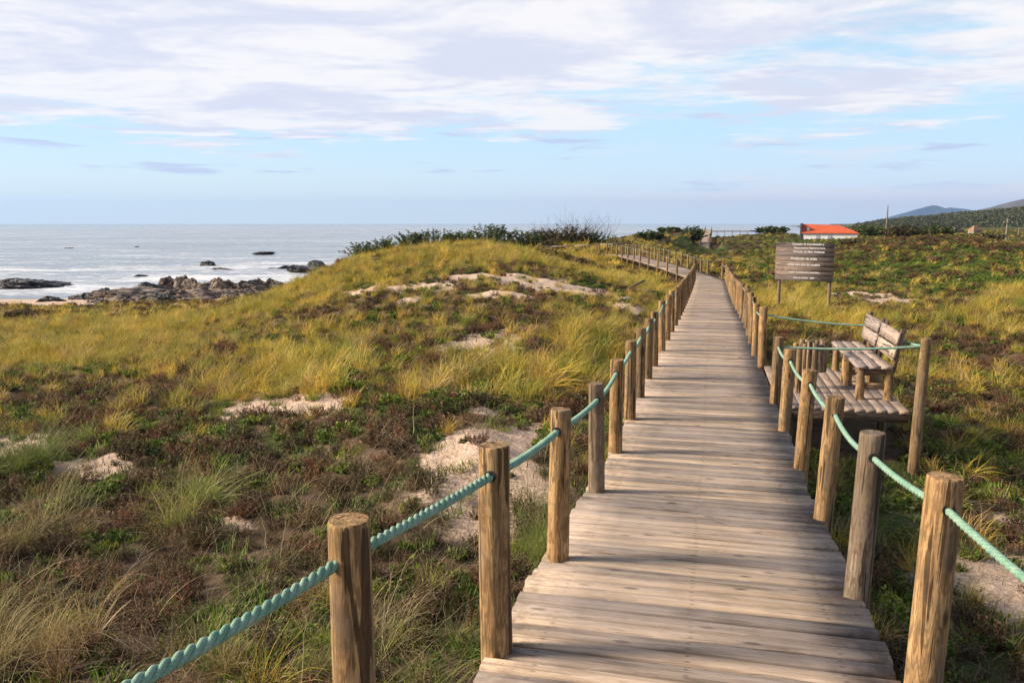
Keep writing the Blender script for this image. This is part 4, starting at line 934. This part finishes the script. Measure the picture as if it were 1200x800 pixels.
PR = {
 'marram0': [merge(BR(80, (0.30, 0.72), 0.0042, 0.36, (0.16, 0.0), 7, s, 1.35, 0.10), BR(34, (0.2, 0.55), 0.004, 0.8, (0.1, 0), 6, s + 50, 1.7, 0.14)) for s in (1, 2, 3)],
 'marram1': [BR(75, (0.30, 0.70), 0.0085, 0.40, (0.16, 0.0), 5, s, 1.3, 0.16) for s in (4, 5, 6)],
 'marram2': [BR(55, (0.30, 0.62), 0.020, 0.42, (0.12, 0.0), 3, s, 1.2, 0.24) for s in (7, 8)],
 'dry0': [merge(BR(34, (0.25, 0.75), 0.0026, 0.95, (0.05, 0.05), 9, s, 1.5, 0.18), leafy(10, (0.12, 0.3), 0.22, 0.01, 6, s + 3)) for s in (11, 12, 13)],
 'scrub0': [leafy(46, (0.10, 0.27), 0.22, 0.017, 34, s) for s in (21, 22, 23)],
 'scrub1': [leafy(34, (0.12, 0.27), 0.26, 0.030, 20, s) for s in (24, 25)],
 'scrub2': [leafy(24, (0.12, 0.30), 0.34, 0.065, 13, s) for s in (26, 27)],
 'ice0': [leafy(60, (0.03, 0.09), 0.22, 0.060, 6, s, True, 0.20) for s in (31, 32)],
 'ice1': [leafy(44, (0.04, 0.10), 0.26, 0.075, 5, s, True, 0.28) for s in (33, 34)],
 'leaf0': [leafy(34, (0.06, 0.18), 0.22, 0.030, 22, s, False, 0.55, 0.2) for s in (41, 42)],
 'leaf1': [leafy(26, (0.08, 0.22), 0.28, 0.055, 14, s, False, 0.6, 0.2) for s in (43, 44)],
 'spike0': [merge(*[BR(9, (0.05, 0.12), 0.009, 0.5, (0, 0), 2, s * 10 + q, 0.3, 0.10) for q in range(8)]) for s in (51, 52)],
 'twig0': [merge(BR(12, (0.1, 0.35), 0.0032, 1.25, (0, 0), 7, s, 1.0, 0.2), BR(8, (0.05, 0.15), 0.006, 1.4, (0, 0), 3, s + 1, 0.4, 0.25)) for s in (61, 62, 63)],
}
PO = {k: [proto('plant', p) for p in v] for k, v in PR.items()}
def scatter(name, protos, P, scale, tint, label, cat, tilt=0.15, normal=None):
    n = len(P)
    if not n: return
    rot = np.stack([RNG.normal(0, tilt, n), RNG.normal(0, tilt, n), RNG.uniform(0, 6.28, n)], -1)
    me = bpy.data.meshes.new(name); me.vertices.add(n); me.vertices.foreach_set('co', np.asarray(P, np.float32).ravel())
    for nm, a, ty in (('rot', rot, 'FLOAT_VECTOR'), ('tint', tint, 'FLOAT_VECTOR')):
        at_ = me.attributes.new(nm, ty, 'POINT'); at_.data.foreach_set('vector', np.asarray(a, np.float32).ravel())
    at_ = me.attributes.new('scl', 'FLOAT', 'POINT'); at_.data.foreach_set('value', np.asarray(scale, np.float32))
    at_ = me.attributes.new('pick', 'INT', 'POINT'); at_.data.foreach_set('value', RNG.integers(0, len(protos), n).astype(np.int32))
    o = bpy.data.objects.new(name, me); COL.objects.link(o); tag(o, label, cat, None, 'stuff'); me.materials.append(M_VEG)
    g = bpy.data.node_groups.new('scatter', 'GeometryNodeTree'); g.interface.new_socket('Geometry', in_out='INPUT', socket_type='NodeSocketGeometry'); g.interface.new_socket('Geometry', in_out='OUTPUT', socket_type='NodeSocketGeometry')
    gi = g.nodes.new('NodeGroupInput'); go = g.nodes.new('NodeGroupOutput'); ip = g.nodes.new('GeometryNodeInstanceOnPoints'); jn = g.nodes.new('GeometryNodeJoinGeometry')
    for pr in reversed(protos):
        oi = g.nodes.new('GeometryNodeObjectInfo'); oi.inputs['Object'].default_value = pr; oi.inputs['As Instance'].default_value = False
        gt = g.nodes.new('GeometryNodeGeometryToInstance'); g.links.new(oi.outputs['Geometry'], gt.inputs[0]); g.links.new(gt.outputs[0], jn.inputs[0])
    def na(nm, ty):
        a = g.nodes.new('GeometryNodeInputNamedAttribute'); a.data_type = ty; a.inputs['Name'].default_value = nm; return a.outputs[0]
    g.links.new(gi.outputs[0], ip.inputs['Points']); g.links.new(jn.outputs[0], ip.inputs['Instance']); ip.inputs['Pick Instance'].default_value = True
    g.links.new(na('pick', 'INT'), ip.inputs['Instance Index']); g.links.new(na('rot', 'FLOAT_VECTOR'), ip.inputs['Rotation']); g.links.new(na('scl', 'FLOAT'), ip.inputs['Scale'])
    g.links.new(ip.outputs[0], go.inputs[0]); md = o.modifiers.new('scatter', 'NODES'); md.node_group = g; return o

def sample(r0, r1, dens, amax=40):
    A = math.radians(amax); n = int(A * (r1 * r1 - r0 * r0) * dens); r = np.sqrt(RNG.uniform(r0 * r0, r1 * r1, n)); a = RNG.uniform(-A, A, n); return r * np.sin(a), r * np.cos(a)
def blocked(x, y, m=0.86):
    d, _, _ = path_dist(x, y, PATH); d2, _, _ = path_dist(x, y, PATH2); d3, _, _ = path_dist(x, y, PATH3); d2 = np.minimum(d2, d3 * 0.5)
    a = (x - C0[0]) * DD[0] + (y - C0[1]) * DD[1]; t = (x - C0[0]) * RR[0] + (y - C0[1]) * RR[1]
    pl_ = (np.abs(a - 1.2) < 1.45) & (t > 0.5) & (t < 2.35)
    return (d < m) | (d2 < 0.8) | pl_
PALG = np.array([(0.68, 0.46, 0.075), (0.52, 0.41, 0.06), (0.22, 0.26, 0.035), (0.58, 0.40, 0.16)])
PALD = np.array([(0.075, 0.044, 0.024), (0.20, 0.078, 0.040), (0.085, 0.082, 0.022), (0.30, 0.18, 0.10)])
PALV = np.array([(0.085, 0.16, 0.016), (0.15, 0.23, 0.022), (0.055, 0.11, 0.018), (0.22, 0.25, 0.03)])
def tints(pal, wgt, n, x, y):
    k = RNG.choice(len(pal), n, p=np.array(wgt) / sum(wgt)); c = pal[k].copy()
    k2 = RNG.choice(len(pal), n, p=np.array(wgt) / sum(wgt)); m = RNG.uniform(0, 0.5, n)[:, None]; c = c * (1 - m) + pal[k2] * m
    f = 1 + 0.30 * fbm(x * 0.5 + 11, y * 0.5, 2) + RNG.normal(0, 0.10, n); return c * np.clip(f, 0.5, 1.7)[:, None]
ACC = {}
def put(key, x, y, z, s, t):
    ACC.setdefault(key, []).append((np.stack([x, y, z], -1), s, t))
def plants(r0, r1, dens, lod, size, amax=40):
    x, y = sample(r0, r1, dens, amax); k = ~blocked(x, y); x, y = x[k], y[k]
    z = H(x, y); k = z > 1.55 + 0.5 * fbm(x * 0.1, y * 0.1, 2); x, y, z = x[k], y[k], z[k]
    Z = zones(x, y); keep = RNG.uniform(0, 1, len(x)) > np.clip((Z['sand'] + 0.45 * fbm(x * 1.5, y * 1.5, 3) + 0.55 * fbm(x * 4.5, y * 4.5, 2) - 0.18) * 1.7, 0, 0.93)
    x, y, z = x[keep], y[keep], z[keep]; Z = {q: v[keep] for q, v in Z.items()}
    n = len(x); u = RNG.uniform(0, 1, n)
    wg, wd_, wv = np.maximum(Z['gold'], 0.02) ** 3 * 0.8, np.maximum(Z['dark'], 0.05) ** 3, np.maximum(Z['green'], 0.03) ** 3
    near_ = (y < 10) & (x < 0.3); wg = wg * np.where(near_, 0.3, 1) + np.where(near_, 0.006, 0.06); wd_ = wd_ + np.where(near_, 0.16, 0.10); wv = wv + np.where(near_, 0.06, 0); wv = wv + 0.07; tot = wg + wd_ + wv; g = u < wg / tot; d = (~g) & (u < (wg + wd_) / tot); v = ~(g | d)
    right = x > 0.28 * y
    L0_ = str(min(lod, 2))
    s = np.clip(np.exp(RNG.normal(-0.04, 0.30, n)), 0.5, 1.45) * size
    hs = 0.75 + 0.5 * np.clip(Z['gold'], 0, 1)
    put('marram' + L0_, x[g], y[g], z[g], (s * hs)[g], tints(PALG, (3, 4, 3, 1.5), g.sum(), x[g], y[g]))
    l1 = str(min(lod, 1))
    tw = RNG.uniform(0, 1, n)
    dd = d & (tw < 0.86); d2 = d & (tw >= 0.86)
    put('scrub' + L0_, x[dd], y[dd], z[dd], s[dd] * 1.05, tints(PALD, (3, 2.5, 3, 1), dd.sum(), x[dd], y[dd]))
    if lod == 0: put('dry0', x[d2], y[d2], z[d2], s[d2] * 0.9, tints(np.array([(0.33, 0.25, 0.15), (0.22, 0.15, 0.09), (0.20, 0.19, 0.09)]), (2, 2, 1), d2.sum(), x[d2], y[d2]))
    else: put('scrub' + L0_, x[d2], y[d2], z[d2], s[d2] * 0.8, tints(PALD * 1.5, (1, 2, 1, 3), d2.sum(), x[d2], y[d2]))
    va = v & ((tw < 0.5) & ~right | (tw < 0.15)); vb = v & ~va
    put('ice' + l1, x[va], y[va], z[va], s[va], tints(PALV * np.array((1, 0.95, 1.1)), (3, 2, 3, 1), va.sum(), x[va], y[va]))
    if lod == 2: put('scrub2', x[vb], y[vb], z[vb], s[vb] * 0.8, tints(PALV, (3, 3, 1, 1.5), vb.sum(), x[vb], y[vb]))
    else: put('leaf' + l1, x[vb], y[vb], z[vb], s[vb], tints(PALV, (3, 3, 1, 2), vb.sum(), x[vb], y[vb]))
plants(1.6, 8, 38, 0, 0.62, 46); plants(8, 17, 28, 1, 0.62, 42); plants(17, 42, 20, 1, 0.62, 36); plants(42, 125, 5, 2, 0.95, 35); plants(125, 420, 0.8, 2, 1.3, 34)
# litter, twigs and shoots on the open ground near the walk
x, y = sample(1.6, 16, 34, 44); k = ~blocked(x, y); x, y = x[k], y[k]; z = H(x, y); n = len(x)
tw = RNG.uniform(0, 1, n); a = tw < 0.55; b = tw > 0.8
put('twig0', x[a], y[a], z[a], np.exp(RNG.normal(-0.1, 0.3, a.sum())), tints(np.array([(0.30, 0.23, 0.16), (0.14, 0.09, 0.06)]), (1, 1), a.sum(), x[a], y[a]))
Zb = zones(x[b], y[b]); kk = RNG.uniform(0, 1, b.sum()) > Zb['sand'] * 0.6; xb, yb, zb_ = x[b][kk], y[b][kk], z[b][kk]
put('spike0', xb, yb, zb_, np.exp(RNG.normal(0, 0.25, len(xb))), tints(PALV * 1.2, (1, 2, 1, 2), len(xb), xb, yb))
# long pale stems arching over the near scrub
x, y = sample(1.8, 9, 2.4, 46); k = ~blocked(x, y, 1.0) & (RNG.uniform(0, 1, len(x)) < np.where(x < 0, 0.9, 0.3)); x, y = x[k], y[k]
put('dry0', x, y, H(x, y), np.full(len(x), 1.0), tints(np.array([(0.42, 0.34, 0.20), (0.30, 0.28, 0.13)]), (1, 1), len(x), x, y))
for (px, py, rx, ry, nn, sc_, pal) in [(10, 650, 40, 50, 9, 0.85, 0), (30, 770, 80, 40, 14, 0.85, 0), (260, 790, 160, 30, 6, 0.6, 0), (520, 770, 60, 40, 6, 0.5, 1), (5, 560, 40, 30, 20, 0.9, 1), (225, 610, 20, 20, 6, 1.0, 1), (640, 650, 30, 40, 26, 0.6, 1), (1050, 640, 40, 50, 8, 0.45, 1), (1190, 560, 40, 20, 8, 0.5, 1), (960, 500, 20, 20, 10, 0.7, 1)]:
    x0_, y0_, _ = hit(px, py); fx = rx / F * y0_; fy = max(0.2, (hit(px, py - ry)[1] - hit(px, min(py + ry, 799))[1]) / 2)
    x = x0_ + RNG.normal(0, 0.6, nn) * fx; y = y0_ + RNG.normal(0, 0.6, nn) * fy; k = ~blocked(x, y, 0.95); x, y = x[k], y[k]
    put('marram0', x, y, H(x, y), np.full(len(x), sc_) * np.exp(RNG.normal(0, 0.2, len(x))), tints(np.array([(0.36, 0.27, 0.11), (0.17, 0.17, 0.045), (0.44, 0.29, 0.15)]) if pal == 0 else np.array([(0.15, 0.22, 0.04), (0.25, 0.25, 0.07), (0.12, 0.17, 0.03)]), (2, 2, 1), len(x), x, y))
LAB = {'marram0': ('marram_grass', 'long marram grass arching in the nearest dune, golden and olive', 'grass'), 'marram1': ('marram_grass', 'golden green marram grass over the middle of the dunes', 'grass'), 'marram2': ('marram_grass', 'distant yellowish dune grass on the crests', 'grass'),
       'dry0': ('dry_stems', 'tangle of pale dry stems between the near shrubs', 'dry grass'), 'scrub0': ('dune_scrub', 'dark brown heath scrub in the foreground hollow', 'scrub'), 'scrub1': ('dune_scrub', 'brown and reddish low scrub over the middle dunes', 'scrub'), 'scrub2': ('dune_scrub', 'dark green and brown scrub on the far dunes', 'scrub'),
       'ice0': ('ground_cover', 'fleshy green fingers of ground cover in the foreground', 'ground cover'), 'ice1': ('ground_cover', 'fleshy green ground cover farther up the dunes', 'ground cover'), 'leaf0': ('ground_cover', 'small leaved green plants on the sand near the right railing', 'ground cover'),
       'leaf1': ('ground_cover', 'leafy green carpet over the right hand slope', 'ground cover'), 'spike0': ('ground_cover', 'short bright shoots dotted over the sand', 'ground cover'), 'twig0': ('ground_litter', 'fallen twigs and dead blades strewn on the sand', 'litter')}
NPL = 0
for k, L in ACC.items():
    P = np.concatenate([a[0] for a in L]); s = np.concatenate([a[1] for a in L]); t = np.concatenate([a[2] for a in L]); NPL += len(P)
    scatter(LAB[k][0], PO[k], P, s, t, LAB[k][1], LAB[k][2], tilt=0.27 if k[:3] == 'mar' else 0.15)
print('plants', NPL)

# forest on the far hillside
n = 11000; ii = RNG.integers(0, hx.shape[0], n); jj = RNG.integers(0, 42, n)
P = np.stack([hx[ii, jj] + RNG.normal(0, 2, n), hy[ii, jj] + RNG.normal(0, 2, n), hz[ii, jj] - 0.5], -1)
crown = proto('tree_crown', leafy(44, (2.5, 5.5), 3.6, 0.8, 26, 77, False, 0.9, 0.3))
scatter('forest', [crown], P, RNG.uniform(0.6, 1.3, n), tints(np.array([(0.060, 0.088, 0.032), (0.068, 0.092, 0.036), (0.082, 0.092, 0.042)]), (3, 2, 1), n, P[:, 0] * .1, P[:, 1] * .1), 'dark wooded slope on the right horizon', 'forest')

# ------------------------------------------------------------------ bushes on the crest: things of their own
M_BUSH = [veg_mat(False, c, 'bush_leaves') for c in ((0.060, 0.105, 0.022), (0.095, 0.15, 0.03), (0.075, 0.068, 0.028))]
M_TWIG = flat('bare_twigs', (0.12, 0.08, 0.06), 0.9, 0.3, 20)
def stems_mesh(n, h, rad, seed, r=0.012, forks=3):
    rg = random.Random(seed); V = []; Q = []
    def tube(p, q, r0, r1):
        d = (q - p).normalized(); u = d.orthogonal().normalized(); v = d.cross(u); b = len(V)
        for c, rr_ in ((p, r0), (q, r1)):
            for k in range(4): a = k * math.pi / 2; V.append(tuple(c + (u * math.cos(a) + v * math.sin(a)) * rr_))
        for k in range(4): Q.append((b + k, b + (k + 1) % 4, b + 4 + (k + 1) % 4, b + 4 + k))
    def grow(p, d, L, r0, lev):
        for i in range(3):
            q = p + d * (L / 3); tube(p, q, r0, r0 * 0.8); r0 *= 0.8; p = q; d = (d + Vector((rg.gauss(0, .2), rg.gauss(0, .2), rg.gauss(0.12, .12)))).normalized()
            if lev: grow(p, (d + Vector((rg.gauss(0, .6), rg.gauss(0, .6), rg.gauss(0.1, .3)))).normalized(), L * 0.6, r0 * 0.7, lev - 1)
    for i in range(n):
        a = rg.uniform(0, 6.28); grow(Vector((0.12 * rad * math.cos(a), 0.12 * rad * math.sin(a), -0.1)), Vector((math.cos(a) * rad / h * rg.uniform(.2, 1), math.sin(a) * rad / h * rg.uniform(.2, 1), 1)).normalized(), h * rg.uniform(.6, 1), r, forks - 1)
    me = bpy.data.meshes.new('branches'); me.from_pydata(V, [], Q); me.update(); return me
def bush(px, py_top, wpx, Y, lab, mi=0, bare=False, name='shrub', leafsz=None):
    x, y, zt = at(px, py_top, Y); g = float(H(np.array([x]), np.array([y]))[0]); rad = wpx * Y / F / 2; h = max(zt - g, 0.5)
    r = empty(name, (x, y, g)); tag(r, lab, 'shrub', 'shrubs on the dune crests'); sd_ = int(px * 3 + Y)
    ls = leafsz or 0.0018 * Y
    if not bare:
        V, Q, a, t = leafy(int(60), (h * 0.95, h * 1.3), rad, ls, 66, sd_, False, 0.55, 0.3, 0.9)
        V[:, :2] *= 1.45
        me = np_mesh('foliage', V, Q, dict(var=a, tt=t)); link('foliage', me, M_BUSH[mi], r)
    link('branches', stems_mesh(26 if bare else 8, h * (0.85 if bare else 0.8), rad * 1.2, sd_, 0.0006 * Y * (0.55 if bare else 1), 3), M_TWIG, r)
for b_ in [(430, 285.5, 30, 43, 'leafy green bush at the left end of the dune crest bushes', 1), (457, 280, 30, 42, 'loose green bush left of the round one on the crest', 1), (483, 273, 44, 42, 'tall tufted green bush on the crest against the sea', 0), (512, 270, 50, 43, 'broad dark green bush in the middle of the crest', 0), (540, 272, 40, 44, 'low green bush between the broad dark one and the rounded one', 1),
           (576, 265, 56, 46, 'rounded dense dark bush standing highest on the crest', 0), (612, 272, 40, 47, 'low dark bush right of the rounded one', 0), (640, 269, 46, 69, 'dark brownish bush left of the bare branched one', 2), (664, 266, 44, 70, 'thick bush at the foot of the bare branches', 2), (684, 272, 40, 71, 'dark bush under the bare twigs at the right end of the crest', 0), (715, 280, 44, 76, 'low green bush right below the bare twigs', 0),
           (905, 266, 46, 210, 'dark round bush on the skyline left of the house', 0), (785, 267, 34, 150, 'low dark bush on the skyline of the far dune', 0), (810, 267.5, 30, 155, 'dark bush beside the far walkway on the skyline', 0), (762, 271.5, 30, 130, 'dark bush at the left shoulder of the far dune', 0), (1012, 265, 22, 200, 'green tree clump just right of the house roof', 1), (1026, 266, 18, 205, 'small clump on the skyline near the tall pole', 1),
           (1060, 266, 40, 84, 'brown green scrub bush on the right hand crest', 2), (1095, 264.5, 44, 88, 'dark scrub bush at the top of the right hand crest', 0), (1150, 274, 60, 86, 'low wide bush right of the crest top', 2), (1000, 284, 40, 78, 'brown bush below the house at the left end of the right crest', 2)]: bush(*b_)
bush(676, 252, 56, 70, 'bare twiggy shrub reaching up against the sea', 2, True); bush(698, 254, 44, 71, 'bare twiggy shrub at the right end leaning over the crest', 2, True); bush(643, 261, 44, 70, 'short bare twigs above the brownish bush', 2, True)

# ------------------------------------------------------------------ far walkway climbing the next dune, its stairs and long fence
fw = PATH3
deck_strip('boardwalk', fw, 0.35, wd=1.9, beams=False)
g1 = far_rail(fw, -1, 3.2, 'tiny log post along the distant walkway that climbs the next dune', 'posts of the distant walkway'); g2 = far_rail(fw, 1, 3.2, 'tiny log post along the distant walkway that climbs the next dune', 'posts of the distant walkway')
fl = np.array([(*at(px, 272.8, 215)[:2], EYE - at(px, 272.8, 215)[2]) for px in (832, 845, 870, 893)])
g3 = far_rail(fl, -1, 1.9, 'tiny fence post on the skyline right of the distant walkway', 'skyline fence posts')
timber_rail('hand_rail', [(p[0], p[1], p[2] - 0.35) for p in g3], 0.22, 'dark low rail along the foot of the skyline fence posts', 'handrails on the crest', M_BEAM)
def box_hide(px, pt, pb, wd, Y, lab):
    x, y, zt = at(px, pt, Y); zb = at(px, pb, Y)[2] - 0.3; w_ = wd * Y / F / 2
    r = empty('viewing_shelter', (x, y, zb)); tag(r, lab, 'shelter'); h = zt - zb
    B = Boards()
    for k in range(6): B.add((0, 0, h * (k + 0.5) / 6), (1, 0, 0), (0, 0, 1), (0, -1, 0), w_ * 2, h / 6 - 0.02, 0.06)
    B.build('board_wall', M_BEAM, r)
    B = Boards(); B.add((0, 0.6, h + 0.06), (1, 0, 0), (0, 1, 0), (0, 0, 1), w_ * 2.2, 1.5, 0.06); B.build('roof', M_BEAM, r)
    for s in (-1, 1): boxm('corner_post', (s * w_ - 0.06, 1.1, 0), (s * w_ + 0.06, 1.22, h), M_BEAM, r)
box_hide(836, 279, 286.5, 9, 158, 'dark boarded structure beside the lower end of the distant walkway')

# driftwood on the sand bank
def log(px, py, L, r, rz, lab, tilt=0.1):
    x, y, z = hit(px, py); bm = bmesh.new(); bmesh.ops.create_cone(bm, cap_ends=True, segments=10, radius1=r, radius2=r * 0.6, depth=L)
    for v in bm.verts: v.co.x += 0.05 * math.sin(v.co.z * 3)
    bmesh.ops.rotate(bm, verts=bm.verts, cent=(0, 0, 0), matrix=Matrix.Rotation(math.pi / 2 - tilt, 3, 'Y'))
    o = link('driftwood', bm_mesh('driftwood', bm, True), M_BENCH if False else M_POSTG); o.location = (x, y, z + 0.15); o.rotation_euler = (0, 0, rz); tag(o, lab, 'driftwood')
log(743, 340, 1.6, 0.06, 0.9, 'pale driftwood branch lying on the sand bank near the walk', 0.25)
log(752, 345, 1.3, 0.05, -0.5, 'thinner bleached stick below the pale driftwood branch', 0.05)

# ------------------------------------------------------------------ air
def haze():
    o = boxm('haze', (-12600, -12600, -7), (12600, 12600, 330), None); o['kind'] = 'stuff'; o['label'] = 'thin pale sea air over the whole coast'; o['category'] = 'haze'
    m = bpy.data.materials.new('haze'); m.use_nodes = True; w = NT(m.node_tree); w.n.clear(); out = w.new('ShaderNodeOutputMaterial'); v = w.new('ShaderNodeVolumePrincipled')
    v.inputs['Color'].default_value = (0.34, 0.56, 1.0, 1); v.inputs['Density'].default_value = 0.000065; v.inputs['Anisotropy'].default_value = 0.2
    w.l.new(v.outputs[0], out.inputs['Volume']); o.data.materials.append(m)
haze()
